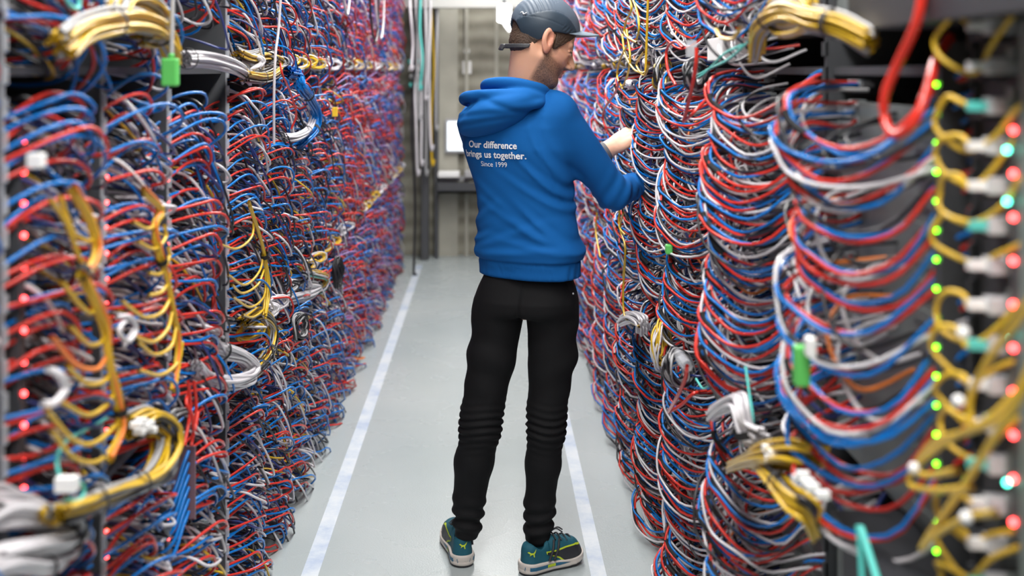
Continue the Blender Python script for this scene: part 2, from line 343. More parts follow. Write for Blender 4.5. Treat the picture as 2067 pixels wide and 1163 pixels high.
for k in range(len(RZ)-1):
    z0, W = RZ[k], RZ[k+1]-RZ[k]
    far = z0 > 5.0; n = 30 if z0 < 4 else (12 if z0 < 5.5 else 8)
    r0 = .0039 if z0 < 2 else .0034 if z0 < 4.6 else .0040
    for ti, (a, c, nm) in enumerate(TIERS):
        N = 13 if k < 1 else 15 if k < 3 else 17
        if k == 0 and ti != 1: continue
        for i in range(N):
            h = a+(i+.6)*(c-a)/N+J(.006); u = i/(N-1)
            rz = .075+.05*(1-u)+(.15 if ti == 2 else 0); zt = z0+(.44+.03*math.sin(i*1.3+k))*W+J(.012); ht = h
            if k == 0: rz += .03
            xb = .555+.012*math.sin(i*.9+2*k+ti)+J(.010)
            for j, cc in enumerate(('blue', 'red', 'blue', 'red', 'white', 'black', 'white')):
                if j > 1 and RNG.random() < (.55, .55, .35, .3, .6)[j-2]: continue
                if k == 0 and j > 1 and RNG.random() < .5: continue
                lr = RNG.uniform(-.005, .03); oz = -.009*j+J(.007); up = RNG.uniform(.02, .085); sg = RNG.uniform(.018, .04)
                xt = xb-lr*.6
                pr = z0+RNG.uniform(0.02, .05)
                if cc in ('white', 'black'): rr = rz*RNG.uniform(.3, 1.1); pr = z0+RNG.uniform(.02, .20)*W; 
                else: rr = rz*RNG.uniform(.85, 1.15)
                add(cc, [P(.70, zt+.34*W, ht+up+.005), P(.66, zt+.28*W, ht+up+.004), P(xt+.02, zt+.15*W, ht+up*1.1), P(xt-.030, zt+.065*W, ht+up*.75), (xt-.038, zt+.02*W, ht+.014+oz*.5), (xt-.022, zt-.01, ht-.006+oz), P(xt+.018, zt-.12*W, ht-sg+oz), P(xt+.065, zt-.25*W, ht-sg*.9+rr*.22+oz), P(.665, z0+.10*W, ht+rr*.72+oz), (.70, pr, ht+rr+oz)], r0, n, z0 < 3 and j < 2, 'right', k, ti, i)
            npk = ['white', 'black', 'grey', 'white', 'navy', 'black', 'white', 'orange' if i % 3 == 0 else 'navy'] if not far else ['white', 'blue', 'red', 'navy', 'black', 'violet', 'white']
            if 0 < k < 4: npk += ['black', 'red', 'white']
            for cc in npk:
                if RNG.random() < (.3 if k > 1 else .45 if k else .68): continue
                yy = RNG.uniform(.42, .88)*W; hh = h+J(.03); dr = RNG.uniform(.02, .12); o = RNG.uniform(-.02, .05)
                x1 = .615-o*.8
                add(cc, [P(.70, z0+yy+.06*W, hh+.03), P(x1+.03, z0+yy+.03, hh+.018), P(x1-.02, z0+yy-.02*W, hh-.2*dr), P(x1-.022, z0+yy-.10*W, hh-.7*dr), P(x1+.01, z0+yy-.16*W, hh-dr), P(.70, z0+yy-.12*W+J(.05), hh-dr*.8)], r0*.95, n, False, 'right', k, ti, i)
            # tie
            if z0 < 4.5: specs.append(['tie', np.array([(xb-.045, zt+.03*W, ht+.02), (xb-.040, zt+.012, ht+.002), (xb-.02, zt-.015, ht-.018)]), .0075, 5, False, 'right', k, ti, i])
def zkey(s): return s[1][:, 1].mean()
CAT = {'tie': 'cable tie'}
by = {}
for s in specs: by.setdefault(s[0], []).append(s)
PLUGME = None
def plug_mesh():
    b = MB(); b.box((-.016, -.0065, -.006), (.012, .0065, .006)); b.box((.012, -.004, -.004), (.024, .004, .004))
    me = setmesh('plug', b.v, b.f, M['plug'], False); return me
PLUGME = plug_mesh()
LIM = {'blue': 262, 'red': 282, 'white': 130, 'black': 230, 'yellow': 20, 'tie': 190, 'navy': 150, 'grey': 120, 'violet': 60, 'orange': 20}
TN = ('floor', 'lower shelf', 'upper shelf')
seen_lab = {}
for colr, L in by.items():
    L = [s for s in L if in_frame(s[1].mean(0), 60)] + [s for s in L if not in_frame(s[1].mean(0), 60)]
    vis = [s for s in L if in_frame(s[1].mean(0), 20)]; rest = [s for s in L if not in_frame(s[1].mean(0), 20)]
    # keep what the man hides among the rest
    vis.sort(key=lambda s: zkey(s)*(1.15 if s[5] == 'left' else 1) + (0 if s[4] or abs(s[1][:, 0]).min() < .73 else .6))
    lim = LIM.get(colr, 100)
    top, rest = vis[:lim], vis[lim:]+rest
    for (c_, pts, r, n, plug, side, k, ti, row) in top:
        o3 = pts[0]
        Pn = spline(pts, n); V, Fq = tube_arr(Pn-o3, r, 6 if c_ != 'tie' else 8)
        if c_ == 'tie':
            o = link('cable_tie', setmesh('cable_tie', V, Fq, M[c_]), None, o3)
            tag(o, 'black tie around the %s cable loop above the %s, %s right rack' % (ORD[row], TN[ti], NTH[k]), 'cable tie', 'black ties on the right rack cable loops')
        else:
            cn_ = {'navy': 'dark_blue'}.get(c_, c_)+'_patch_cable'; o = link(cn_, setmesh(cn_, V, Fq, M[c_]), None, o3)
            lb = '%s patch cable, %s row above the %s, %s %s rack' % ({'navy': 'dark blue'}.get(c_, c_), ORD[row], TN[ti], NTH[k], side)
            if plug:
                pl = link('plug', PLUGME, o, (-.006 if side == 'left' else 0, 0, 0)); pl['label'] = 'grey plastic plug'
            tag(o, lb, {'navy': 'dark blue'}.get(c_, c_)+' cable', '%s patch cables looping from the %s racks' % ({'navy': 'dark blue'}.get(c_, c_), side))
    for side in ('left', 'right'):
        Vs = []; Fs = []; off = 0
        for s in rest:
            if s[5] != side: continue
            V, Fq = tube_arr(spline(s[1], s[3]), s[2], 5 if zkey(s) < 5 else 4); Vs.append(V); Fs.append(Fq+off); off += len(V)
        if Vs:
            nm = 'cable_mass' if colr != 'tie' else 'cable_tie_mass'
            o = link(nm, setmesh(nm, np.vstack(Vs), np.vstack(Fs), M[colr]))
            cn = {'navy': 'dark blue', 'tie': 'black'}.get(colr, colr)
            tag(o, 'dense mass of thin %s %s filling the far %s racks' % (cn, 'cable ties' if colr == 'tie' else 'cables', side), 'cables' if colr != 'tie' else 'cable ties', None, 'stuff')
print('CABLES', {k: len(v) for k, v in by.items()})
# status lights on the switches
def led_unit(side, k, name, x, y, hs, m_, lab, r=.003):
    s = -1 if side == 'left' else 1
    t = empty(name, (x, y, hs[0]), lab, 'switch', 'slim network switches in the %s racks' % side)
    b = MB(); xs = sorted((x, x+s*.05)); b.box((xs[0], y-.012, hs[0]-.02), (xs[1], y+.012, hs[-1]+.02)); b.build('switch_body', M['darkgrey'], t)
    for h in hs:
        b = MB(); b.ball((x-s*.002, y, h), r); b.build('status_light', m_, t, True)
for k, (y, x) in enumerate(((1.80, -.735), (2.25, -.755), (2.70, -.76), (3.3, -.77))):
    for ti, (a, c, nm) in enumerate(TIERS[:2]):
        led_unit('left', k, 'network_switch', x+.0, y, [h for h in np.arange(a+.03, c, .05)], M['ledr'], 'slim switch with a column of red lights %s, %s left rack' % (('under the lower shelf', 'above the lower shelf')[ti], cname('left', k+1)), .0042)
led_unit('right', 1, 'network_switch', .655, 1.66, list(np.arange(.90, 1.66, .0425)), M['ledg'], 'slim switch with a long column of green lights in the nearest right rack', .0034)
led_unit('right', 1, 'network_switch', .665, 1.438, list(np.arange(1.03, 1.56, .055)), M['ledr'], 'switch with a column of large red lights at the right edge', .0045)
# ---------------------------------------------------------------- bundles, tags and devices with a place of their own
CN = {'navy': 'dark blue', 'grey': 'grey', 'tie': 'black'}
def Lp(x, y, X=.665): return onx(x, y, -X)
def Rp(x, y, X=.52): return onx(x, y, X)
def one(colr, pts, r, label, group=None, n=30, name=None):
    pts = np.array(pts, float); V, Fq = tube_arr(spline(pts, n)-pts[0], r, 8)
    nm = name or CN.get(colr, colr).replace(' ', '_')+'_patch_cable'
    return tag(link(nm, setmesh(nm, V, Fq, M[colr]), None, pts[0]), label, CN.get(colr, colr)+' cable', group)
def bundle(colrs, pts, n, R, r, where, ties=(), seg=30, tight=None):
    """n separate cables laid side by side along one path, held by black ties"""
    pts = np.array(pts, float); m_ = len(pts)
    for i in range(n):
        c = colrs[i % len(colrs)]; a = i*2.4; q = R*math.sqrt((i+.5)/n)
        tw = RNG.uniform(-.6, .6)
        off = np.array([[q*math.cos(a+tw*k/m_)*.8, q*math.cos(a+tw*k/m_+1)*.8, q*math.sin(a+tw*k/m_)] for k in range(m_)])
        if tight is not None: off *= np.array(tight)[:, None]
        off += RNG.normal(0, r*.5, off.shape)
        one(c, pts+off, r, '%s cable in the tied bundle %s' % (CN.get(c, c), where), '%s cables in the bundle %s' % (CN.get(c, c), where), seg)
    S = spline(pts, 60)
    for k, t in enumerate(ties):
        i = int(t*58); Rt = R*1.02 if tight is None else R*1.1*float(np.interp(t, np.linspace(0, 1, m_), tight))
        seg_ = np.array([S[i]-(S[i+1]-S[i])*.0, S[i]+(S[i+1]-S[i])/np.linalg.norm(S[i+1]-S[i])*.016])
        V, Fq = tube_arr(np.array([seg_[0], seg_[0]*.5+seg_[1]*.5, seg_[1]])-seg_[0], np.array([Rt+r, Rt+r*1.2, Rt+r]), 16)
        tag(link('cable_tie', setmesh('cable_tie', V, Fq, M['tie']), None, seg_[0]), 'black wrap%s on the bundle %s' % ('' if len(ties) == 1 else (', first one', ', second one', ', third one')[k], where), 'cable tie')
def coil(colrs, c, ru, rz, n, r, where, ax=(0, 1, 0), tilt=0):
    """a coil of n turns of cable, each turn a closed loop, one thing"""
    c = np.array(c, float); t = empty('cable_coil', c, '%s' % where, 'cable coil')
    mb = {}
    for i in range(n):
        cc = colrs[i % len(colrs)]; k = mb.setdefault(cc, MB()); a = np.linspace(0, 2*math.pi, 26)
        s = RNG.uniform(.8, 1.1); o = RNG.normal(0, .3, 3)*min(ru, rz)*.35; ax_ = np.array(ax, float)
        P_ = np.stack([ax_[0]*ru*s*np.cos(a), ax_[1]*ru*s*np.cos(a), rz*s*np.sin(a)+tilt*np.cos(a)*ru], -1)
        P_ += np.stack([(1-ax_[0])*.012*np.sin(a*2+i), (1-ax_[1])*.012*np.cos(a+i), 0*a], -1)+o
        k.tube(P_+c, r, 6)
    for cc, k in mb.items(): k.build('cable_turns', M[cc], t, True)
    return t
Y = 'yellow'
# left side -----------------------------------------------------------------
bundle([Y, Y, Y, 'grey'], [Lp(125, 92), Lp(165, 62), Lp(226, 46), Lp(275, 42), Lp(315, 58), Lp(340, 88), Lp(348, 112)], 20, .024, .0042, 'at eye level on the near left shelf', (.33, .72))
bundle([Y, Y, 'grey'], [Lp(228, 30, .68), Lp(250, -5, .68), Lp(292, -2, .68), Lp(322, 30, .68), Lp(318, 70, .68), Lp(285, 72, .68)], 16, .024, .004, 'curling above the near left shelf')
one('grey', [Lp(350, -60, .63), Lp(348, 20, .63), Lp(347, 70, .63), Lp(346, 118, .63)], .0045, 'grey cord hanging down to the green tag', name='hanging_cable')
c = Lp(346, 144, .63); b = MB(); b.box((c[0]-.018, c[1]-.012, c[2]-.030), (c[0]+.014, c[1]+.012, c[2]+.026)); b.box((c[0]-.006, c[1]-.006, c[2]+.026), (c[0]+.006, c[1]+.006, c[2]+.036))
tag(b.build('cable_tag', M['green'], bevel=.004), 'green plastic tag block hanging from the grey cord at upper left', 'tag')
bundle(['white'], [Lp(372, 118, .70), Lp(410, 120, .70), Lp(450, 128, .70), Lp(484, 142, .70), Lp(498, 160, .72)], 18, .020, .0042, 'of thick white cables on the upper left shelf', (.05, .8))
bundle([Y, Y, 'black', 'grey'], [Lp(492, 152, .70), Lp(530, 156, .70), Lp(558, 142, .70), Lp(560, 122, .70), Lp(535, 112, .70), Lp(505, 118, .70), Lp(480, 108, .71)], 22, .022, .0028, 'of yellow strands beside the thick white cables, upper left', (.15,))
bundle(['blue'], [Lp(580, 142, .68), Lp(602, 150, .67), Lp(606, 172, .66), Lp(622, 192, .65), Lp(637, 224, .645), Lp(635, 258, .65), Lp(615, 280, .67), Lp(600, 292, .70)], 16, .021, .0042, 'hanging as a thick blue hook on the left', (.42, .75))
bundle(['white'], [Lp(622, 205, .66), Lp(631, 232, .66), Lp(622, 262, .66), Lp(600, 276, .66), Lp(572, 278, .68)], 9, .015, .0042, 'curving white inside the blue hook on the left', (.55,))
for i, (px_, X_) in enumerate((([(148, 380), (186, 450), (198, 505), (182, 540), (168, 548), (190, 600), (214, 660), (222, 730), (238, 800), (246, 868), (222, 930)], .655), ([(286, 385), (322, 425), (312, 455), (322, 510), (336, 560), (348, 620), (362, 700), (352, 790)], .66), ([(503, 412), (524, 474), (535, 524), (540, 582), (534, 640)], .665))):
    bundle([Y, Y, Y, 'orange'] if i < 2 else [Y], [Lp(x, y, X_) for x, y in px_], (5, 4, 4)[i], .008, .0038, ('running down the nearest left rack', 'running down the second left rack', 'running down the left rack beside the aisle gap')[i], ((.38, .86), (.48,), (.45,))[i], 50)
DROP = [[(100, 400), (135, 455), (160, 520), (175, 545)], [(120, 395), (150, 470), (185, 485), (190, 440)], [(125, 570), (160, 615), (185, 632), (196, 600)], [(142, 660), (178, 695), (205, 690), (216, 655)], [(105, 680), (150, 735), (195, 745), (218, 715)], [(135, 740), (175, 775), (210, 770), (228, 745)], [(120, 810), (175, 838), (212, 820), (236, 785)], [(95, 830), (150, 890), (195, 892), (243, 850)], [(105, 870), (150, 925), (200, 930), (243, 880)],
        [(268, 448), (300, 462), (325, 440), (328, 415)], [(278, 488), (312, 503), (334, 480), (332, 455)], [(300, 552), (325, 552), (341, 520), (340, 500)], [(300, 597), (325, 590), (340, 570), (343, 550)], [(245, 607), (290, 640), (325, 632), (343, 605)], [(272, 680), (310, 690), (338, 665), (348, 630)], [(278, 690), (312, 716), (345, 700), (356, 660)], [(280, 748), (325, 757), (360, 730), (368, 690)]]
for i, d in enumerate(DROP):
    one(Y if i % 4 else 'orange' if i == 4 else Y, [Lp(x, y, .66) for x, y in d], .0040, 'yellow cable sagging from the strand on the %s left rack, %s one down' % (('nearest', 'second')[i > 8], ('top', 'second', 'third', 'fourth', 'fifth', 'sixth', 'seventh', 'eighth', 'lowest')[i if i < 9 else i-9]), 'yellow cables sagging off the hanging strands')
for i, d in enumerate([[(440, 492), (478, 502), (508, 478), (512, 440)], [(460, 555), (495, 575), (525, 545), (532, 500)], [(470, 600), (505, 620), (532, 600), (538, 560)], [(490, 636), (512, 640), (535, 620), (540, 590)], [(468, 575), (490, 592), (520, 575), (533, 545)]]):
    one(Y, [Lp(x, y, .67) for x, y in d], .0034, 'thin yellow loop over the middle left rack, %s one down' % ('first', 'third', 'fourth', 'lowest', 'second')[i], 'thin yellow loops over the middle left rack', 24)
# worktray with white and yellow bundles
bundle(['white'], [Lp(392, 742, .70), Lp(420, 764, .69), Lp(462, 771, .68), Lp(500, 764, .67), Lp(511, 744, .67), Lp(490, 722, .68), Lp(450, 708, .69), Lp(425, 698, .71)], 18, .022, .0050, 'folded white on the middle left tray', (.88,))
bundle([Y, 'black', Y, 'grey'], [Lp(492, 650, .70), Lp(522, 634, .69), Lp(546, 652, .68), Lp(550, 690, .68), Lp(538, 722, .68), Lp(520, 744, .68), Lp(502, 758, .69)], 26, .022, .0030, 'of yellow-black strands on the middle left tray', (.62, .82))
b = MB(); b.box((-.98, 2.95, .80), (-.76, 3.20, .845)); b.box((-.98, 2.93, .846), (-.75, 3.20, .852))
t = empty('rack_device', (-.87, 3.07, .80), 'low dark box with a grey lid on the middle left tray', 'device')
b2 = MB(); b2.box((-.98, 2.95, .804), (-.76, 3.20, .845)); b2.build('body', M['darkgrey'], t); b2 = MB(); b2.box((-.985, 2.93, .846), (-.75, 3.205, .852)); b2.build('lid', M['panel'], t)
bundle([Y, Y, Y, 'black', 'grey'], [Lp(262, 862, .68), Lp(300, 848, .67), Lp(330, 872, .66), Lp(338, 915, .655), Lp(318, 955, .65), Lp(280, 978, .65), Lp(220, 1002, .65), Lp(160, 1025, .65), Lp(110, 1040, .66)], 24, .025, .0042, 'fanning out yellow at lower left', (.64, .84), 40, [1.2, 1.4, 1.7, 1.5, 1.1, .8, .8, .85, .9])
for i, (x, y) in enumerate(((285, 850), (292, 862), (300, 855), (275, 858), (306, 868), (282, 872))):
    c = Lp(x, y, .635); b = MB(); b.box(c-np.array([.010, .006, .004]), c+np.array([.010, .006, .005])); tag(b.build('cable_label', M['label']), 'white flag label on the yellow fan at lower left', 'label', 'white flag labels on the yellow fan')
bundle(['white'], [Lp(-60, 1060, .72), Lp(0, 1042, .71), Lp(60, 1040, .70), Lp(112, 1052, .69), Lp(143, 1080, .685), Lp(120, 1104, .685), Lp(50, 1118, .69), Lp(-30, 1140, .70)], 22, .030, .0050, 'of thick white cables at the lower left corner', (.5, .72))
bundle(['white'], [Lp(-40, 1010, .74), Lp(10, 1010, .73), Lp(50, 1022, .72), Lp(85, 1050, .71), Lp(90, 1090, .71)], 14, .028, .0050, 'of ribbed white cables behind the lower left corner')
bundle(['white'], [Lp(-30, 1150, .68), Lp(30, 1142, .68), Lp(80, 1150, .68), Lp(112, 1140, .69), Lp(100, 1120, .70)], 10, .016, .0050, 'of white cables lying lowest at the left edge', (.55,))
coil(['black', 'black', 'grey'], Lp(362, 852, .70), .036, .024, 16, .0034, 'black cable coil under the white folded bundle, near left', (0.4, 1, 0))
coil(['black'], Lp(682, 550, .655), .030, .062, 14, .0042, 'large black cable coil hanging at middle left over the tray', (.35, .9, 0))
coil(['black', 'grey', 'black'], Lp(606, 660, .67), .035, .040, 14, .0036, 'black and grey coil beside the yellow strands, middle left', (.4, .9, 0))
b = MB(); b.box((-.742, 2.655, .555), (-.682, 2.661, .725+.0)); t = tag(b.build('smoked_cover_plate', M['redplate'], bevel=.001), 'smoked reddish cover plate standing at lower left', 'plate')
for k in range(6):
    h = .715-.028*k; x0 = -.700
    one('blue', [(-.735-.02, 2.56, h-.10), (-.715, 2.58, h-.075), (-.70, 2.62, h-.02), (-.696, 2.65, h)], .0042, 'blue cable sweeping up to the smoked plate, %s one down' % ('top', 'second', 'third', 'fourth', 'fifth', 'lowest')[k], 'blue cables sweeping up to the smoked plate')
t = empty('cable_reel_tag', Lp(140, 985, .65), 'white tag with a teal loop at lower left', 'tag')
b = MB(); c = Lp(133, 976, .65); b.box(c-np.array([.014, .01, .011]), c+np.array([.018, .01, .010])); b.build('tag_plate', M['label'], t)
b = MB(); b.tube(spline([Lp(150, 965, .65), Lp(170, 985, .65), Lp(160, 1010, .65), Lp(130, 1008, .65)], 16), .003); b.build('loop', M['teal'], t, True)
one('teal', [Lp(128, 990, .66), Lp(115, 930, .67), Lp(135, 890, .68), Lp(170, 870, .70), Lp(215, 845, .72)], .0032, 'thin teal cable rising from the white tag at lower left')
one('teal', [Lp(125, -20, .68), Lp(140, 10, .68), Lp(158, 15, .68), Lp(160, -20, .68)], .004, 'teal cable loop at the top left corner')
c = Lp(676, 226, .655); b = MB(); b.box(c-np.array([.011, .01, .020]), c+np.array([.011, .01, .020])); tag(b.build('cable_tag', M['ytag'], bevel=.002), 'small yellow tag hanging beyond the blue hook', 'tag')
c = Lp(72, 325, .645); b = MB(); b.box(c-np.array([.010, .01, .010]), c+np.array([.012, .01, .011])); tag(b.build('cable_tag', M['label'], bevel=.002), 'small white tag among the nearest left cables', 'tag')
one('white', [Lp(236, 640, .66), Lp(262, 640, .65), Lp(275, 665, .65), Lp(258, 690, .65), Lp(240, 668, .65), Lp(255, 648, .655), Lp(272, 652, .66), Lp(250, 700, .665)], .0045, 'knotted white cable loop on the second left rack')
[one('white', [Lp(95+6*q, 745, .67), Lp(118+6*q, 758, .66), Lp(128+6*q, 785, .66), Lp(110, 812+3*q, .66), Lp(85, 815+4*q, .67)], .0055, 'hooked thick white cable end on the nearest left rack', 'hooked thick white cables') for q in (0, 1)]
bundle(['white'], [Lp(545, 612, .72), Lp(585, 605, .70), Lp(628, 592, .69), Lp(640, 578, .69), Lp(610, 575, .70), Lp(580, 572, .72)], 16, .020, .0048, 'piled white on the far middle tray, left', (.55,))
bundle([Y, 'white', 'teal', Y], [Lp(600, 545, .70), Lp(630, 552, .69), Lp(655, 560, .68), Lp(648, 582, .69), Lp(622, 588, .70)], 14, .022, .0030, 'of yellow strands above the far white pile')
for side, plane in (('left', Lp), ('right', Rp)):
    ZZ = LZ if side == 'left' else RZ
    for k in range(4, len(ZZ)-1):
        for (h, nm) in ((.845, 'lower'), (1.64, 'upper')):
            zc = ZZ[k]+.5*(ZZ[k+1]-ZZ[k]); s = -1 if side == 'left' else 1
            for j in range(2):
                cs = ([Y, 'grey', Y], ['white'], ['black', 'grey'], [Y, 'white'])[(k+j+(h > 1)) % 4]
                coil(cs, (s*(.70-.05*(side == 'right')-.04*(side == 'right')), zc+(j-.5)*.22, h-.012+.01*j), .045, .020, 9, .0040, '%s cable coil lying on the %s %s shelf, %s rack along, %s' % ({Y: 'yellow', 'white': 'white', 'black': 'black'}[cs[0]], nm, side, NTH[k], ('near end', 'far end')[j]), (.6, 1, 0))
for i, (x, y, d) in enumerate(((757, 85, 6.0), (768, 78, 6.1), (700, 30, 5.2))):
    X_ = .60; one(('black', 'white', 'white')[i], [Lp(x-12, -40, X_), Lp(x-8, y-45, X_), Lp(x, y, X_), Lp(x+6, y-35, X_), Lp(x+8, -40, X_)], .006, '%s cable hanging as a loop at the top, far left%s' % (('black', 'white', 'white')[i], ('', '', ' nearest of them')[i]), None)
one('white', [Lp(568, -30, .63), Lp(562, 60, .64), Lp(556, 110, .645), Lp(553, 190, .65), Lp(553, 290, .66)], .0042, 'long white cable hanging straight past the upper left shelf')
one('red', [Lp(566, 128, .66), Lp(570, 150, .65), Lp(585, 185, .65), Lp(598, 230, .65), Lp(588, 260, .67)], .0036, 'single red cable dropping beside the blue hook')
one('red', [Lp(400, 832, .66), Lp(392, 870, .66), Lp(388, 840, .66), Lp(376, 812, .67), Lp(382, 790, .68)], .004, 'single red cable rising beside the black coil, near left')
for i, (x, x2) in enumerate(((392, 386), (380, 372))): one('red', [Lp(x, 770, .67), Lp(x+4, 830, .67), Lp(x2, 900, .67)], .004, 'thin red cable dropping to the smoked plate, %s one' % ('right', 'left')[i])
# right side ----------------------------------------------------------------
bundle([Y, Y, Y, 'grey'], [Rp(1524, 108, .56), Rp(1536, 52, .55), Rp(1582, 22, .55), Rp(1640, 38, .56), Rp(1700, 52, .58), Rp(1758, 84, .60)], 24, .022, .0036, 'arching over the near right shelf', (.3, .75))
bundle([Y, 'white', Y], [Rp(1560, 8, .57), Rp(1595, -8, .56), Rp(1635, 15, .56), Rp(1625, 50, .56), Rp(1580, 55, .56), Rp(1556, 30, .56)], 16, .018, .0036, 'curled above the near right shelf')
one('red', [Rp(1870, -60, .60), Rp(1852, 40, .59), Rp(1812, 130, .58), Rp(1787, 190, .57), Rp(1786, 240, .57), Rp(1806, 272, .57), Rp(1840, 252, .58), Rp(1868, 195, .60), Rp(1890, 120, .63), Rp(1918, 74, .66)], .0072, 'long thick red cable hanging in a deep U at upper right', None, 60)
coil(['white'], Rp(1277, 170, .49), .040, .012, 16, .0036, 'flat white cable coil at eye level past the raised hand', (.5, 1, 0))
coil([Y, 'grey', 'black'], Rp(1338, 150, .52), .055, .042, 26, .0030, 'tangled yellow and brown coil at eye level on the right shelf', (.5, 1, 0))
coil(['black', 'black', 'grey'], Rp(1404, 150, .53), .065, .036, 20, .0034, 'black cable tangle at eye level on the right shelf', (.5, 1, 0))
b = MB(); c = Rp(1450, 100, .60); b.box((.59, c[1]-.10, c[2]-.03), (.69, c[1]+.10, c[2]+.03)); tag(b.build('rack_device', M['label'], bevel=.003), 'pale box device on the upper right shelf', 'device')
one('red', [Rp(1378, 96, .50), Rp(1362, 84, .49), Rp(1346, 100, .49), Rp(1348, 140, .49), Rp(1364, 172, .50)], .004, 'red cable arching over the tangled yellow coil')
t = empty('red_drop_cable', Rp(1406, 96, .48), 'red cable with a clear boot dropping diagonally at eye level on the right', 'red cable')
b = MB(); b.tube(spline([Rp(1406, 96, .48), Rp(1405, 130, .48), Rp(1396, 180, .48), Rp(1380, 246, .49)], 20), .0046); b.build('cable', M['red'], t, True)
b = MB(); c = Rp(1396, 100, .485); b.box(c-np.array([.012, .012, .018]), c+np.array([.010, .012, .022])); b.build('clear_boot', M['clear'], t)
one('red', [Rp(1380, 246, .49), Rp(1400, 228, .50), Rp(1425, 200, .54), Rp(1438, 182, .58)], .004, 'red cable slanting up from the foot of the red drop')
one('red', [Rp(1250, 165, .47), Rp(1240, 190, .47), Rp(1218, 225, .47), Rp(1222, 255, .48), Rp(1240, 258, .50)], .0046, 'single red cable hooking down beside the raised hand')
YD = [[(1262, -20), (1275, 15), (1263, 45), (1262, 70), (1285, 86)], [(1270, -20), (1285, 20), (1290, 55), (1285, 80)], [(1268, 90), (1252, 120), (1246, 155), (1258, 180)], [(1256, 70), (1262, 110), (1280, 140), (1300, 148)], [(1265, 60), (1272, 120), (1262, 165), (1252, 178)], [(1308, 0), (1306, 60), (1303, 150)], [(1300, 105), (1285, 130), (1300, 152), (1310, 130)], [(1445, 60), (1455, 75), (1480, 78), (1495, 55)],
      [(1258, 430), (1252, 460), (1262, 500), (1258, 560)], [(1268, 380), (1254, 400), (1250, 455), (1262, 475)], [(1262, 520), (1258, 590), (1262, 640), (1290, 660)], [(1205, 430), (1203, 470), (1212, 520)]]
for i, d in enumerate(YD):
    one(Y, [Rp(x, y, .475) for x, y in d], .0038, 'yellow cable drooping %s, %s of them' % ('above eye level past the cap' if i < 8 else 'down the right racks beside the hoodie', ('first', 'second', 'third', 'fourth', 'fifth', 'sixth', 'seventh', 'last')[i % 8]), 'loose yellow cables over the right racks')
bundle(['white'], [Rp(1256, 648, .50), Rp(1275, 640, .49), Rp(1295, 650, .49), Rp(1300, 668, .50)], 18, .026, .0042, 'of short white cables on the lower right shelf')
coil([Y, 'black', Y, 'white'], Rp(1333, 695, .50), .050, .060, 26, .0030, 'yellow and black coil on the lower right shelf', (.5, .9, 0))
coil(['black', 'black', 'grey'], Rp(1368, 742, .52), .085, .045, 24, .0036, 'big black cable coil on the lower right shelf', (.5, .9, 0), -.3)
t = empty('red_drop_cable', Rp(1370, 715, .47), 'red cable with a clear boot dropping under the black coil at right', 'red cable')
b = MB(); b.tube(spline([Rp(1387, 738, .47), Rp(1383, 765, .47), Rp(1368, 800, .47), Rp(1350, 832, .48)], 20), .0050); b.build('cable', M['red'], t, True)
b = MB(); b.tube([Rp(1368, 712, .475), Rp(1378, 728, .475), Rp(1388, 740, .47)], np.array([.010, .016, .013]), 10); b.build('clear_boot', M['clear'], t, True)
one('red', [Rp(1350, 832, .48), Rp(1375, 818, .50), Rp(1400, 795, .52), Rp(1425, 790, .56)], .0044, 'red cable slanting back up from the lower red drop')
bundle(['white'], [Rp(1440, 835, .52), Rp(1462, 818, .51), Rp(1490, 812, .51), Rp(1500, 840, .51), Rp(1512, 872, .52), Rp(1540, 885, .54)], 16, .024, .0050, 'folded white above the big yellow bundle, right', (.75,))
for i, d in enumerate([[(1405, 765), (1420, 785), (1435, 770), (1430, 750)], [(1480, 800), (1500, 830), (1508, 860), (1500, 900)], [(1505, 740), (1512, 790), (1520, 850), (1515, 900)], [(1380, 170), (1420, 150), (1460, 110), (1500, 90)], [(1385, 165), (1430, 140), (1470, 120), (1510, 85)]]):
    one('teal', [Rp(x, y, .53) for x, y in d], .0028, 'thin teal cable %s' % ('curling over the black coil at right', 'crossing the folded white bundle', 'hanging behind the folded white bundle', 'stretched over the upper right shelf, upper one', 'stretched over the upper right shelf, lower one')[i])
bundle([Y, Y, Y, Y, 'black'], [Rp(1478, 940, .53), Rp(1510, 928, .52), Rp(1550, 922, .52), Rp(1600, 915, .53), Rp(1650, 925, .56)], 30, .030, .0042, 'of bright yellow cables at lower right', (), 30, [.5, .7, 1.1, 1.3, 1.2])
bundle([Y, Y, 'black', Y], [Rp(1530, 925, .52), Rp(1565, 965, .51), Rp(1600, 1005, .51), Rp(1640, 1035, .53), Rp(1660, 1075, .56)], 16, .022, .0045, 'sloping down from the yellow mass at lower right', (.35,))
for i, (x, y) in enumerate(((1550, 905), (1562, 915), (1556, 925), (1620, 960), (1630, 975), (1612, 968), (1640, 985), (1660, 1000))):
    c = Rp(x, y, .503); b = MB(); b.box(c-np.array([.010, .006, .005]), c+np.array([.010, .006, .006])); tag(b.build('cable_label', M['label']), 'white flag label on the bright yellow cables at lower right', 'label', 'white flag labels at lower right')
for i, (x, y, w_, h_, X_, lb) in enumerate(((1618, 738, .020, .032, .50, 'bright green clip on the near right cables'), (1350, 503, .016, .014, .515, 'small green clip in the second right rack'), (1636, 700, .012, .016, .50, 'white and green plug above the bright green clip'))):
    c = Rp(x, y, X_); b = MB(); b.box(c-np.array([w_*.6, .012, h_]), c+np.array([w_*.6, .012, h_])); tag(b.build('cable_clip', M['green'] if i < 2 else M['label'], bevel=.004), lb, 'clip')
for i, d in enumerate([[(1733, 1060), (1738, 1110), (1742, 1200)], [(1738, 1065), (1755, 1120), (1780, 1200)]]):
    one('teal', [Rp(x, y, .555) for x, y in d], .0055, 'teal cable hanging in the dark lower right, %s one' % ('left', 'right')[i])
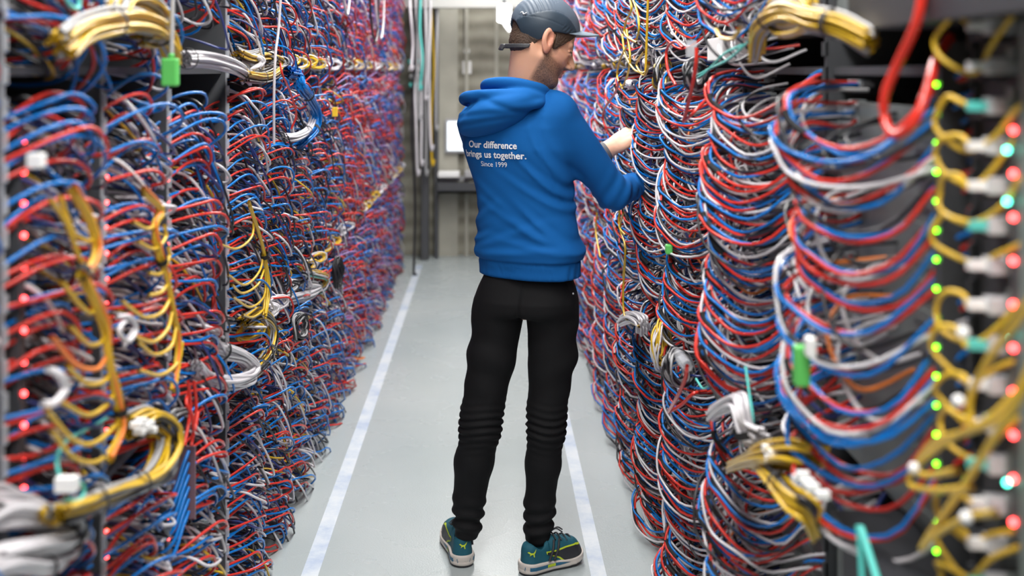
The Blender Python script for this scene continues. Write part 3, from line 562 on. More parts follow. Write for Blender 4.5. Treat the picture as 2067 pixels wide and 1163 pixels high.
# added black boxes filling the dark, empty corners at the near right
t = empty('dark_filler_box', (.74, 1.6, 0), 'black box added to fill the dark lower right corner', 'filler box')
b = MB(); b.box((.60, 1.20, .50), (.95, 1.93, .84)); b.build('filler_body', M['dark'], t); b = MB(); b.box((.585, 1.20, .842), (.95, 1.94, .852)); b.build('lid', M['dark'], t)
b = MB(); b.box((.615, 1.20, 0), (.95, 1.55, .50)); b.build('base', M['darkgrey'], t)
t = empty('dark_filler_top', (.78, 1.55, 1.66), 'black box added to fill the dark upper right corner', 'filler box')
b = MB(); b.box((.60, 1.20, 1.668), (.98, 1.90, 1.80)); b.build('filler_body', M['dark'], t); b = MB(); b.box((.59, 1.20, 1.80), (.98, 1.91, 1.81)); b.build('lid', M['darkgrey'], t)
# fibre patch panel at the right edge
t = empty('fibre_patch_panel', (.70, 1.42, .90), 'grey fibre patch panel with white connectors and yellow leads at the right edge', 'patch panel'); PATCHP = t
b = MB(); b.box((.69, 1.17, .86), (.95, 1.598, 1.66)); b.build('panel_body', M['darkgrey'], t, bevel=.003)
b = MB(); b.box((.660, 1.17, .86), (.70, 1.435-.02, 1.66)); b.build('side_post', mat('green_grey_metal', (.17, .20, .19), .5, .2), t)
hs = np.arange(.93, 1.66, .052)
for i, h in enumerate(hs):
    f = MB(); f.box((.650, 1.475, h-.011), (.70, 1.50, h+.011)); cpt = f.build('connector', mat('pale_connector', (.50, .50, .52), .4) if i == 0 else bpy.data.materials['pale_connector'], t, bevel=.002)
    g = MB(); g.box((.628, 1.485, h-.006), (.650, 1.497, h+.006)); g.build('boot', M['teal'] if i % 3 == 0 else M['label'], cpt)
    g = MB(); g.box((.655, 1.51, h-.018), (.70, 1.545, h-.002)); g.build('adapter', M['dark'], t)
    g = MB(); g.box((.668, 1.45, h+.004), (.70, 1.468, h+.024)); g.build('label_plate', M['panel'], t)
    if i % 5 == 3: continue
    rr_ = .6+.4*math.sin(i*1.9); rw = .055+.012*math.sin(i*2.1)
    pts = [(.628, 1.491, h), (.622, 1.505, h+.012), (.615, 1.535, h+.010*rr_), (.612, 1.56, h-.018), (.618, 1.55, h-.042), (.640, 1.51, h-.055), (.655, 1.47, h-.040+.02*rr_), (.668, 1.42, h-.02+.05*rr_), (.675, 1.36, h+.05*rr_)]
    one(Y, [np.array(p)+RNG.normal(0, .004, 3) for p in pts], .0037, 'yellow fibre lead looping off the patch panel, %s one up' % ORD[i], 'yellow fibre leads on the patch panel')
for i, d in enumerate([[(2110, 560), (2060, 640), (2000, 720), (1960, 800), (1960, 860)], [(2100, 700), (2050, 800), (1990, 850), (1930, 880), (1860, 930), (1835, 975), (1880, 990), (1960, 985)], [(2120, 640), (2070, 780), (2010, 880), (1940, 990), (1880, 1075), (1860, 1108)], [(1862, 1106), (1890, 1080), (1950, 1045), (2010, 1035)], [(2090, 720), (2040, 830), (1960, 870), (1890, 890), (1850, 940), (1870, 960), (1930, 950)]]):
    one(Y, [Rp(x, y, .60) for x, y in d], .0046, 'yellow fibre lead trailing to the lower right corner, %s one' % ('short', 'long looped', 'straight', 'hooked end', 'upper looped')[i], None, 40)
for i, (x, y) in enumerate(((1945, 672), (1935, 810), (1950, 1045), (1845, 945))):
    c = Rp(x, y, .585); b = MB(); b.ball(c, .008); tag(b.build('dust_cover', M['label'], smooth=True), 'white fibre cap hanging at right, %s one down' % ('top', 'second', 'lowest', 'third')[i], 'cap', 'white fibre caps')
for i, h in enumerate((1.50, 1.435, 1.265, 1.08)):
    b = MB(); b.ball((.655, 1.438, h), .0042); o = b.build('status_light', M['ledc'], PATCHP, smooth=True); o['label'] = 'cyan status light'
# ---------------------------------------------------------------- the man
def surface_nets(f, lo, hi, res):
    lo = np.array(lo, float); hi = np.array(hi, float)
    n = np.ceil((hi-lo)/res).astype(int)+1
    ax = [lo[i]+res*np.arange(n[i]) for i in range(3)]
    g = np.empty(tuple(n), np.float32)
    for i0 in range(0, n[0], 24):
        X, Y, Z = np.meshgrid(ax[0][i0:i0+24], ax[1], ax[2], indexing='ij')
        g[i0:i0+24] = f(np.stack([X, Y, Z], -1))
    s = g < 0; n1 = n-1
    corners = [(i, j, k) for i in (0, 1) for j in (0, 1) for k in (0, 1)]
    def sl(a, c): return a[c[0]:c[0]+n1[0], c[1]:c[1]+n1[1], c[2]:c[2]+n1[2]]
    cnt = sum(sl(s, c).astype(np.int8) for c in corners)
    act = (cnt > 0) & (cnt < 8); idx = np.argwhere(act)
    acc = np.zeros((len(idx), 3)); num = np.zeros(len(idx))
    for a in corners:
        for d in range(3):
            if a[d]: continue
            b = list(a); b[d] = 1
            ga = g[idx[:, 0]+a[0], idx[:, 1]+a[1], idx[:, 2]+a[2]]; gb = g[idx[:, 0]+b[0], idx[:, 1]+b[1], idx[:, 2]+b[2]]
            cr = (ga < 0) != (gb < 0); t = np.where(cr, ga/np.where(cr, ga-gb, 1), 0)
            p = np.zeros((len(idx), 3)); p += a; p[:, d] = t
            acc += p*cr[:, None]; num += cr
    V = lo+res*(idx+acc/num[:, None])
    vid = -np.ones(tuple(n1), np.int64); vid[act] = np.arange(len(idx))
    Fs = []
    for d in range(3):
        e, h = [(1, 2), (2, 0), (0, 1)][d]
        A = [slice(None)]*3; B = [slice(None)]*3; A[d] = slice(0, n[d]-1); B[d] = slice(1, n[d])
        ch = s[tuple(A)] != s[tuple(B)]; q = np.argwhere(ch)
        ok = (q[:, e] > 0) & (q[:, h] > 0) & (q[:, e] < n1[e]) & (q[:, h] < n1[h]); q = q[ok]
        ins = s[q[:, 0], q[:, 1], q[:, 2]]
        def gv(de, dh):
            r = q.copy(); r[:, e] -= de; r[:, h] -= dh; return vid[r[:, 0], r[:, 1], r[:, 2]]
        fq = np.stack([gv(1, 1), gv(0, 1), gv(0, 0), gv(1, 0)], -1)
        fq[~ins] = fq[~ins][:, ::-1]; Fs.append(fq)
    return V, np.vstack(Fs)
def smin(a, b, k):
    h = np.clip(.5+.5*(b-a)/k, 0, 1); return b+(a-b)*h-k*h*(1-h)
def smax(a, b, k): return -smin(-a, -b, k)
def cap_(p, a, b, ra, rb):
    a = np.array(a, float); b = np.array(b, float); ab = b-a
    t = np.clip(((p-a)@ab)/(ab@ab), 0, 1)
    return np.linalg.norm(p-a-t[..., None]*ab, axis=-1)-(ra+(rb-ra)*t)
def ell(p, c, r):
    r = np.array(r, float); q = (p-np.array(c))/r; k = np.linalg.norm(q, axis=-1)
    g = np.linalg.norm(q/r, axis=-1)+1e-9; return k*(k-1)/g
def frame(fwd):                        # rows: right, forward, up
    f = np.array(fwd, float); f /= np.linalg.norm(f); r = np.cross(f, (0, 0, 1)); r /= np.linalg.norm(r)
    return np.stack([r, f, np.cross(r, f)])
def noise3(p, s, seed=0):
    q = p*s; r = np.random.default_rng(seed); out = 0
    for k in range(6):
        d = r.normal(size=3); d /= np.linalg.norm(d); out = out+np.sin(q@(d*r.uniform(.7, 1.6))*6.28+r.uniform(0, 6.28)+1.3*np.sin(q@np.roll(d, 1)*4))
    return out/6
SKIN = None
def skin_mat():
    m = mat('skin', (.62, .33, .24), .5, bump=.1, bscale=350); nt = m.node_tree; b = nt.nodes['Principled BSDF']
    b.inputs['Subsurface Weight'].default_value = .12; b.inputs['Subsurface Radius'].default_value = (.01, .004, .002)
    a = nt.nodes.new('ShaderNodeAttribute'); a.attribute_name = 'tint'
    nt.links.new(a.outputs['Color'], b.inputs['Base Color']); return m
SKIN = skin_mat()
HOOD = mat('blue_fleece', (.002, .098, .34), .85, spec=.25, bump=.35, bscale=900)
JEAN = mat('black_denim', (.004, .004, .005), .8, spec=.25, bump=.3, bscale=1200)
PXM = 621.0
# ---- body axes
BF = frame((math.sin(math.radians(30)), math.cos(math.radians(30)), 0))        # chest direction
BR, BFW = BF[0], BF[1]
HF_ = math.radians(73); PT = math.radians(24)
HM = frame((math.sin(HF_)*math.cos(PT), math.cos(HF_)*math.cos(PT), -math.sin(PT)))
HC = np.array(at(1096, 87, 3.66)); HS = 1.06
def hloc(p): return ((p-HC)@HM.T)/HS
def hw(q): return HC+HS*(np.array(q, float)@HM)
person = empty('person', (.10, 3.68, 0), 'man in blue hoodie, black jeans and dark cap reaching into the right racks', 'person')
NECK0 = np.array([.118, 3.70, 1.47])
HAND = {}
# left hand (bare) : wrist, grip
WR = np.array([.410, 3.90, 1.330]); PALM = np.array([.49, 4.06, 1.352])
def head_sdf(p):
    q = hloc(p); qa = q.copy(); qa[..., 0] = np.abs(q[..., 0])
    d = ell(q, (0, -.012, .045), (.076, .098, .083))
    d = smin(d, ell(q, (0, .030, -.022), (.060, .062, .088)), .02)
    d = smin(d, cap_(qa, (.050, .002, -.045), (.024, .062, -.094), .019, .016), .02)
    d = smin(d, ell(q, (0, .070, -.098), (.026, .022, .020)), .018)
    d = smin(d, cap_(qa, (0, .086, .022), (.042, .070, .024), .009, .008), .012)         # brow
    d = smin(d, cap_(qa, (.040, .060, -.018), (.052, .035, -.012), .012, .010), .015)    # cheekbone
    d = smax(d, -ell(qa, (.031, .101, .002), (.017, .017, .012)), .010)                  # eye socket
    d = smin(d, ell(qa, (.031, .076, .001), (.0125, .0125, .0125)), .002)                # eyeball
    d = smin(d, cap_(qa, (.019, .085, .007), (.045, .072, .004), .0038, .0035), .003)    # upper lid
    d = smin(d, cap_(qa, (.020, .083, -.008), (.043, .074, -.007), .003, .003), .003)
    nose = cap_(q, (0, .088, .014), (0, .113, -.030), .0075, .0115)
    nose = smin(nose, ell(qa, (.012, .100, -.036), (.008, .011, .008)), .006)
    nose = smin(nose, cap_(q, (0, .108, -.034), (0, .096, -.044), .007, .005), .004)
    d = smin(d, nose, .010)
    d = smin(d, cap_(qa, (0, .0925, -.0575), (.022, .080, -.060), .0062, .0035), .005)   # upper lip
    d = smin(d, cap_(qa, (0, .0905, -.0700), (.020, .079, -.066), .0068, .0035), .005)   # lower lip
    d = smax(d, -cap_(qa, (0, .102, -.0640), (.026, .084, -.0640), .0028, .002), .003)
    # ear
    e = q.copy(); e[..., 0] = np.abs(q[..., 0])-.079
    e[..., 0] -= -.30*(e[..., 1]+.006)
    e = e/1.1; t = .22; ey = (e[..., 1]+.014)*math.cos(t)+(e[..., 2]-.0)*math.sin(t); ez = -(e[..., 1]+.014)*math.sin(t)+e[..., 2]*math.cos(t)
    E = np.stack([e[..., 0], ey, ez], -1)
    ear = ell(E, (0, 0, .002), (.0085, .019, .033))
    ear = smin(ear, ell(E, (0, .002, -.024), (.007, .010, .012)), .006)
    ear = smax(ear, -ell(E, (.0105, .004, .005), (.0100, .0120, .0215)), .002)
    ear = smin(ear, cap_(E, (.002, -.006, .014), (.003, -.004, -.012), .003, .003), .004)
    ear = smin(ear, ell(E, (.003, .012, -.004), (.004, .0045, .007)), .003)
    d = smin(d, ear, .004)
    d = smax(d, -ell(E, (.0110, .004, .004), (.0135, .0105, .0190)), .002)
    d = smin(d, cap_(E, (.001, .011, .004), (.003, .008, -.012), .0030, .0035), .003)
    return d*HS
NB = hw((0, -.030, -.045))
def neck_sdf(p):
    d = cap_(p, NB, NECK0, .058, .066)
    d = smin(d, cap_(p, hw((.045, -.045, -.02)), NECK0+.05*BR+.02*BFW, .014, .016), .03)
    d = smin(d, cap_(p, hw((0, .035, -.085)), NECK0+.05*BFW, .032, .04), .03)
    return d
def up_sdf(p):
    d = smin(head_sdf(p), neck_sdf(p), .022)
    return smin(d, ell(p, NECK0-np.array([0, 0, .06]), (.13, .085, .07)), .04)
def fing(p, pts, r0, r1, k=.004):
    d = None; n = len(pts)-1
    for i in range(n):
        a = r0+(r1-r0)*i/n; b = r0+(r1-r0)*(i+1)/n
        c = cap_(p, pts[i], pts[i+1], a, b); d = c if d is None else smin(d, c, k)
    return d
# hand frame: x along the hand, y across (towards index), z back of the hand
SHR = np.array([.235, 3.62, 1.455])
HX = np.array([.84, .14, .50]); HX /= np.linalg.norm(HX)
HZ = np.array([-.45, -.55, .70]); HZ -= HZ@HX*HX; HZ /= np.linalg.norm(HZ)
HY = np.cross(HZ, HX)
HR = np.stack([HX, HY, HZ])
def hand_local(p, o): return (p-o)@HR.T
FING = []
for yy, L, bend in ((-.030, .062, .9), (-.011, .078, .75), (.010, .084, .65), (.031, .074, .5)):
    a = np.array([.082, yy, .004]); segs = [.46*L+.012, .32*L, .22*L]; an = -.25; pts = [a]; cur = a
    for s_ in segs:
        an -= bend; cur = cur+s_*np.array([math.cos(an), 0, math.sin(an)]); pts.append(cur)
    FING.append(pts)
THUMB = [np.array([.020, .030, -.010]), np.array([.046, .055, -.026]), np.array([.076, .056, -.040]), np.array([.098, .044, -.050])]
HO = WR+.012*HX
def hand_sdf(p, o=None):
    q = hand_local(p, HO)
    d = ell(q, (.045, .0, 0), (.058, .045, .022))
    d = smin(d, cap_(q, (-.03, 0, 0), (.02, 0, 0), .026, .024), .02)
    for yy in (-.030, -.011, .010, .031): d = smin(d, cap_(q, (.03, yy*.8, .006), (.082, yy, .006), .009, .0105), .008)
    for pts in FING: d = smin(d, fing(q, pts, .0098, .0075), .003)
    d = smin(d, cap_(q, (.01, .018, -.008), THUMB[1], .020, .014), .01)
    d = smin(d, fing(q, THUMB, .0140, .0090), .006)
    return d
EL = np.array([.160, 3.93, 1.235]); SHL = np.array([-.045, 3.80, 1.425])
HX2 = np.array([.70, .68, .10]); HX2 /= np.linalg.norm(HX2); HZ2 = np.array([-.55, .45, .70]); HZ2 -= HZ2@HX2*HX2; HZ2 /= np.linalg.norm(HZ2)
HR2 = np.stack([HX2, np.cross(HX2, HZ2), HZ2]); MIR = (HR2@HR.T)
def rhand_sdf(p):
    q = (p-WRR-.012*HX2)@HR2.T                       # mirrored copy of the other hand
    return hand_sdf(HO+q@HR)
def arm_sdf(p): return smin(cap_(p, EL, WR, .042, .027), hand_sdf(p), .015)
ELR0_ = 0; ELR = np.array([.410, 3.73, 1.202]); WRR = np.array([.535, 3.93, 1.213])
LEG = {'l': [(.048, 3.712, .86, .080), (.032, 3.715, .80, .080), (.014, 3.71, .68, .077), (-.018, 3.70, .50, .066), (-.024, 3.69, .44, .064), (-.046, 3.70, .33, .061), (-.062, 3.71, .20, .050), (-.067, 3.705, .115, .045)],
       'r': [(.200, 3.69, .86, .082), (.208, 3.69, .80, .080), (.209, 3.69, .68, .077), (.190, 3.68, .50, .061), (.187, 3.67, .44, .058), (.178, 3.68, .33, .056), (.168, 3.69, .20, .047), (.161, 3.685, .105, .045)]}
def core_sdf(p):
    d = ell(p, (.112, 3.70, 1.25), (.11, .075, .24)); d = smin(d, ell(p, (.125, 3.70, .95), (.11, .075, .16)), .05)
    for L in (LEG['l'], LEG['r']):
        for a, b_ in zip(L[:-1], L[1:]): d = smin(d, cap_(p, a[:3], b_[:3], a[3]-.024, max(.024, b_[3]-.020)), .01)
    d = smin(d, cap_(p, SHL, EL, .045, .04), .03); d = smin(d, cap_(p, SHR, ELR, .045, .038), .03); d = smin(d, cap_(p, ELR, WRR, .034, .024), .02)
    return d
V4, F4 = surface_nets(lambda p: smin(cap_(p, ELR+.6*(WRR-ELR), WRR, .028, .025), rhand_sdf(p), .012), WRR-np.array([.12, .12, .10]), WRR+np.array([.16, .16, .10]), .0034)
V1, F1 = surface_nets(up_sdf, HC-np.array([.17, .17, .33]), HC+np.array([.17, .17, .16]), .0026)
V2, F2 = surface_nets(arm_sdf, (.10, 3.78, 1.17), (.62, 4.08, 1.50), .0028)
V3, F3 = surface_nets(core_sdf, (-.2, 3.45, .04), (.62, 4.1, 1.55), .012)
def tint(V):
    q = hloc(V); base = np.tile(np.array([.70, .38, .25]), (len(V), 1))
    def mixc(w_, c): nonlocal base; w_ = np.clip(w_, 0, 1)[:, None]; base = base*(1-w_)+np.array(c)*w_
    x, y, z = np.abs(q[:, 0]), q[:, 1], q[:, 2]
    near = np.linalg.norm(q, axis=1) < .2
    line = -.040+.25*np.clip(x-.035, 0, 1)*2      # beard edge rises towards the ear
    bw = np.clip((line-z)/.016, 0, 1)*np.clip((y+.012-.0*x)/.014, 0, 1)*np.clip((z+.135)/.02, 0, 1)
    bw = np.maximum(bw, np.clip((x-.058)/.008, 0, 1)*np.clip((y-.008)/.008, 0, 1)*np.clip((.036-y)/.012, 0, 1)*np.clip((.04-z)/.02, 0, 1)*np.clip((z+.05)/.02, 0, 1))
    lips = np.clip(1-((np.abs(z+.064)-.012)/.003), 0, 1)*np.clip((.024-x)/.004, 0, 1)*(y > .082)
    must = np.clip(1-((np.abs(z+.050)-.006)/.004), 0, 1)*np.clip((.034-x)/.006, 0, 1)*(y > .07)
    n = RNG.uniform(.62, 1, len(V))
    mixc(np.clip(bw+must, 0, 1)*.93*n*near*(1-lips), (.060, .034, .026))
    mixc(lips*.7*near, (.50, .17, .14))
    ck = np.exp(-((x-.045)**2+(y-.05)**2+(z+.02)**2)/.0007); mixc(ck*.35*near, (.62, .22, .16))
    mixc(np.exp(-((x-.085)**2)/.00008)*.5*near*(y > -.04)*(y < .02), (.62, .2, .15))
    br = np.clip(1-(np.abs(z-.027-.03*(x-.03))-.0055)/.003, 0, 1)*np.clip((x-.012)/.004, 0, 1)*np.clip((.052-x)/.006, 0, 1)*(y > .06)
    mixc(br*.85*near, (.05, .03, .02))
    mixc(np.clip(1-(np.abs(z-.0035)-.0028)/.0015, 0, 1)*np.clip((x-.017)/.003, 0, 1)*np.clip((.047-x)/.003, 0, 1)*(y > .066)*.9*near, (.03, .018, .014))
    eye = (((x-.031)**2+(y-.076)**2+(z-.001)**2) < .01305**2)&(z < .004)&(z > -.0065)&(y > .084)
    mixc(eye*1., (.5, .47, .45)); iris = eye & (((x-.031)**2+(z+.002)**2) < .0052**2); mixc(iris*1., (.04, .03, .025))
    return base
V = np.vstack([V1, V2, V3, V4]); Fc = np.vstack([F1, F2+len(V1), F3+len(V1)+len(V2), F4+len(V1)+len(V2)+len(V3)])
PO = np.array(wloc(person))
me = setmesh('body', V-PO, Fc, SKIN)
ca = me.color_attributes.new('tint', 'FLOAT_COLOR', 'POINT')
T = tint(V); ca.data.foreach_set('color', np.hstack([T, np.ones((len(T), 1))]).astype(np.float32).ravel())
link('body', me, person)
def cloth(name, sdf, lo, hi, res, material, parent=person, base=PO, smooth_it=0):
    V, Fq = surface_nets(sdf, lo, hi, res)
    o = link(name, setmesh(name, V-base, Fq, material), parent)
    if smooth_it: m_ = o.modifiers.new('s', 'SMOOTH'); m_.iterations = smooth_it; m_.factor = .5
    return o, V, Fq
# nails on the visible hand
b = MB()
for pts in FING:
    q = pts[-1]; dirn = pts[-1]-pts[-2]; dirn /= np.linalg.norm(dirn); up = np.array([-dirn[2], 0, dirn[0]])
    c = HO+(q+up*.0055)@HR; b.ball(c, .0052, 0, 1, 1, .6)
b.build('fingernails', mat('nail', (.72, .48, .42), .3), person, True)
# ---- hair
def hair_sdf(p):
    q = hloc(p); x = np.abs(q[..., 0]); y = q[..., 1]; z = q[..., 2]
    d = ell(q, (0, -.012, .045), (.0805, .1025, .088))
    d = smin(d, ell(q, (0, -.052, -.018), (.058, .050, .055)), .02)
    side = smin(ell(q, (0, .0, .01), (.0800, .088, .065)), d, .01)
    d = side
    nape = -.062-.10*(y+.10)                                    # lower hairline at the back
    lo = np.where(y < -.025, nape-.0, np.where(y < .022, .026+.0*y, -.012))
    lo = np.interp(y, [-.12, -.055, -.035, -.012, .004, .014, .05], [-.074, -.070, .0, .030, .028, -.014, -.004])
    d = smax(d, lo-z, .004)
    d = smax(d, (y-.030-.85*z)*.76, .004)
    n = .0016*np.sin(q[..., 2]*900+40*q[..., 1]+8*np.sin(q[..., 0]*260))*np.sin(q[..., 0]*900+q[..., 1]*700)
    return (d+n)*HS
HAIRM = mat('brown_hair', (.055, .030, .018), .6, bump=.8, bscale=420, var=.5, vscale=300)
cloth('hair', hair_sdf, HC-np.array([.13, .14, .13]), HC+np.array([.13, .13, .14]), .0028, HAIRM)
# ---- cap
def cap_outer(q): return ell(q, (0, -.012, .048), (.0875, .1100, .096))
def cap_sdf(p):
    q = hloc(p); x = np.abs(q[..., 0]); y = q[..., 1]; z = q[..., 2]
    d = cap_outer(q)
    arc = z-(.092-5.5*(y+.005)**2); arc2 = z-(.058-1.5*(y+.0)**2)
    d = d+.0016*np.exp(-(arc/.0018)**2)*(x > .03)+.0013*np.exp(-(arc2/.0016)**2)*(x > .03)-.0012*(arc < 0)*(x > .03)
    d = d+.0014*np.exp(-((x-.026)/.002)**2)*(arc > 0)
    d = d+.0010*noise3(q, 14, 3)+.0013*np.sin(y*520-z*260)*np.exp(-((arc2+.002)/.010)**2)*(y > .01)+.0012*np.sin(z*300+y*420)*np.exp(-((y+.075)/.03)**2)*(arc > 0)
    inner = ell(q, (0, -.012, .047), (.0815, .104, .093))
    edge = np.interp(y, [-.13, -.061, -.040, -.010, .03, .083, .12], [-.048, -.045, -.015, .030, .042, .070, .078])
    d = smax(d, edge-z, .004); d = smax(d, -inner, .002)
    open_ = smin(ell(q, (0, -.115, -.026), (.046, .060, .050)), ell(q, (0, -.11, -.10), (.05, .07, .05)), .01)
    d = smax(d, -open_, .004)
    return d*HS
CAPM = mat('slate_cap_fabric', (.040, .060, .085), .55, spec=.45, bump=.15, bscale=600)
_a = CAPM.node_tree.nodes.new('ShaderNodeAttribute'); _a.attribute_name = 'tint'; CAPM.node_tree.links.new(_a.outputs['Color'], CAPM.node_tree.nodes['Principled BSDF'].inputs['Base Color'])
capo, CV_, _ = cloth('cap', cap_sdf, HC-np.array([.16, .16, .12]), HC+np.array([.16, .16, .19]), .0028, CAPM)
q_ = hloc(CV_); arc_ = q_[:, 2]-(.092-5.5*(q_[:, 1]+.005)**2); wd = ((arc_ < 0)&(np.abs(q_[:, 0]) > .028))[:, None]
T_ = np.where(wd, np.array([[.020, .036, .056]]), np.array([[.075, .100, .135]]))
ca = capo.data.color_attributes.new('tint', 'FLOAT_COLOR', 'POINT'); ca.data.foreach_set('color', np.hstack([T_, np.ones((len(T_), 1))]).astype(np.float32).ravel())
b = MB(); e0 = [hw((.030+.010*i+.002*(i % 2), -.1135+.0035*i, .045+.006*(i % 2))) for i in range(4)]
b.tube(spline(e0, 24), .0016, 5)
o = b.build('cap_emblem', M['label'], capo, True); o['label'] = 'tiny white lettering at the back of the cap'
def brim_sdf(p):
    q = hloc(p); x = q[..., 0]; y = q[..., 1]; z = q[..., 2]
    zz = z-(.078+.24*(y-.083)-3.6*x*x)
    r = np.sqrt((x/.075)**2+(np.maximum(y-.05, 0)/.106)**2+(np.minimum(y-.05, 0)/.05)**2)
    d = smax((r-1)*.07, np.abs(zz)-.0028, .003)
    return smax(d, -ell(q, (0, -.012, .047), (.0795, .102, .092)), .002)*HS
o, _, _ = cloth('brim', brim_sdf, HC-np.array([.15, .15, .15]), HC+np.array([.25, .2, .19]), .0026, mat('grey_cap_brim', (.13, .17, .21), .55), capo)
o['label'] = 'lighter grey peak'
def strap_sdf(p):
    q = hloc(p); y = q[..., 1]; z = q[..., 2]
    d = smax(ell(q, (0, -.012, .045), (.0780, .1010, .40)), -ell(q, (0, -.012, .045), (.0735, .0965, .40)), .001)
    d = smax(d, np.abs(z+.0125-.42*y)-.0075, .002); d = smax(d, y+.055, .002)
    bk = smax(smax(np.abs(q[..., 0]+.008)-.013, np.abs(z+.064)-.010, .002), np.abs(y+.112)-.005, .002)
    return smin(d, bk, .002)*HS
o, _, _ = cloth('strap', strap_sdf, HC-np.array([.16, .16, .16]), HC+np.array([.16, .16, .1]), .0024, M['dark'], capo); o['label'] = 'black adjusting strap with buckle'
# ---- hoodie
# picture edges of the torso at heights -> centre and half width
TH = np.array([.935, .965, .99, 1.02, 1.07, 1.14, 1.20, 1.27, 1.35, 1.42, 1.46, 1.50, 1.54])
TC = np.array([.137, .135, .134, .133, .130, .124, .118, .110, .098, .094, .094, .100, .110])
TA = np.array([.172, .172, .172, .177, .168, .155, .155, .165, .182, .178, .160, .115, .07])
TB = np.array([.118, .118, .124, .130, .124, .120, .122, .126, .130, .126, .112, .085, .06])
def torso_sdf(p):
    z = p[..., 2]; cx = np.interp(z, TH, TC); a = np.interp(z, TH, TA)*1.04; b_ = np.interp(z, TH, TB)
    r = p[..., :2]-np.stack([cx, 3.70+.0*cx+.02*np.clip(z-1.3, 0, 1)], -1)
    u = r[..., 0]*BR[0]+r[..., 1]*BR[1]; v = r[..., 0]*BFW[0]+r[..., 1]*BFW[1]
    k = (np.abs(u/a)**2.3+np.abs(v/b_)**2.3)**(1/2.3)
    d = (k-1)*np.minimum(a, b_)
    return d, u, v
def fold(t, s, w_): return np.exp(-(t/w_)**2)*s
def hoodie_sdf(p):
    z = p[..., 2]; d, u, v = torso_sdf(p)
    d = smax(d, z-1.53, .02)
    # shoulder blades, spine hollow
    d = d-.010*np.exp(-((u-.08)**2+(z-1.36)**2)/.005)*(v < 0)-.008*np.exp(-((u+.08)**2+(z-1.36)**2)/.005)*(v < 0)
    arm = cap_(p, SHR+np.array([-.02, .01, 0]), ELR, .073, .054)
    ab = ELR-SHR; t = np.clip(((p-SHR)@ab)/(ab@ab), 0, 1)
    fore = cap_(p, ELR, WRR, .055, .035)
    ft = np.clip(((p-ELR)@(WRR-ELR))/((WRR-ELR)@(WRR-ELR)), 0, 1)
    fore = fore-.0035*np.sin(ft*34+3*p[..., 2]*20)*(ft > .45)-.002*np.sin(ft*20+1)
    armr = smin(arm, fore, .02)
    el = np.exp(-((p-ELR)**2).sum(-1)/.006)
    armr = armr+.004*el*np.sin(((p-ELR)@np.array([.9, .2, -.5]))*130)
    arml = smin(cap_(p, SHL+np.array([.02, -.01, 0]), EL, .074, .055), cap_(p, EL, WR-.045*HX, .052, .034), .02)
    d = smin(d, armr, .035); d = smin(d, arml, .035)
    # trapezius slope
    d = smin(d, cap_(p, NECK0+np.array([.02, 0, .015]), SHR+np.array([-.02, 0, .025]), .055, .050), .04)
    d = smin(d, cap_(p, NECK0+np.array([-.02, 0, .01]), SHL+np.array([.04, 0, .02]), .055, .050), .04)
    # cloth folds across the back and at the waist
    yb = (v < .06)
    for (u0, z0, ang, L, s, w_) in ((.13, 1.24, -.9, .12, .006, .010), (.12, 1.19, -.6, .12, .006, .012), (.05, 1.10, -.5, .16, .005, .013), (-.05, 1.06, .35, .14, .005, .012), (-.12, 1.13, .5, .08, .006, .012), (.08, 1.04, -.2, .13, .004, .010), (-.02, 1.02, .1, .16, .004, .010), (-.13, 1.06, .3, .06, .006, .010), (.14, 1.33, -1.2, .10, .006, .010), (.0, 1.15, -.7, .15, .003, .016), (.11, 1.10, -.8, .09, .005, .010)):
        du = u-u0; dz = z-z0; al = du*math.cos(ang)+dz*math.sin(ang); pe = -du*math.sin(ang)+dz*math.cos(ang)
        d = d-s*np.exp(-(pe/w_)**2-(al/L)**2)+.6*s*np.exp(-((pe-.02)/w_)**2-(al/L)**2)
    d = d-.0028*noise3(p, 7, 5)
    # seams: armhole and hem
    s1 = np.abs(u-.135-.10*(1.36-z)*(z < 1.36)); d = d+.0022*np.exp(-(s1/.0022)**2)*(z > 1.18)*(z < 1.52)*(v < .02)
    hb = (z < .992)
    d = d+.005*hb+.0010*np.sin(np.arctan2(v, u)*240)*hb+.003*np.exp(-((z-.992)/.003)**2)
    d = smax(d, .937-z, .006)
    d = smax(d, -cap_(p, NB, NECK0, .070, .072), .01)
    d = smax(d, (p-(WRR+.0*HX))@((WRR-ELR)/np.linalg.norm(WRR-ELR))-.01+0*z, .008) if True else d
    return d
hood_lo, hood_hi = (-.22, 3.42, .92), (.62, 4.16, 1.62)
ho, HV, HFc = cloth('hoodie', hoodie_sdf, hood_lo, hood_hi, .0055, HOOD, smooth_it=2)
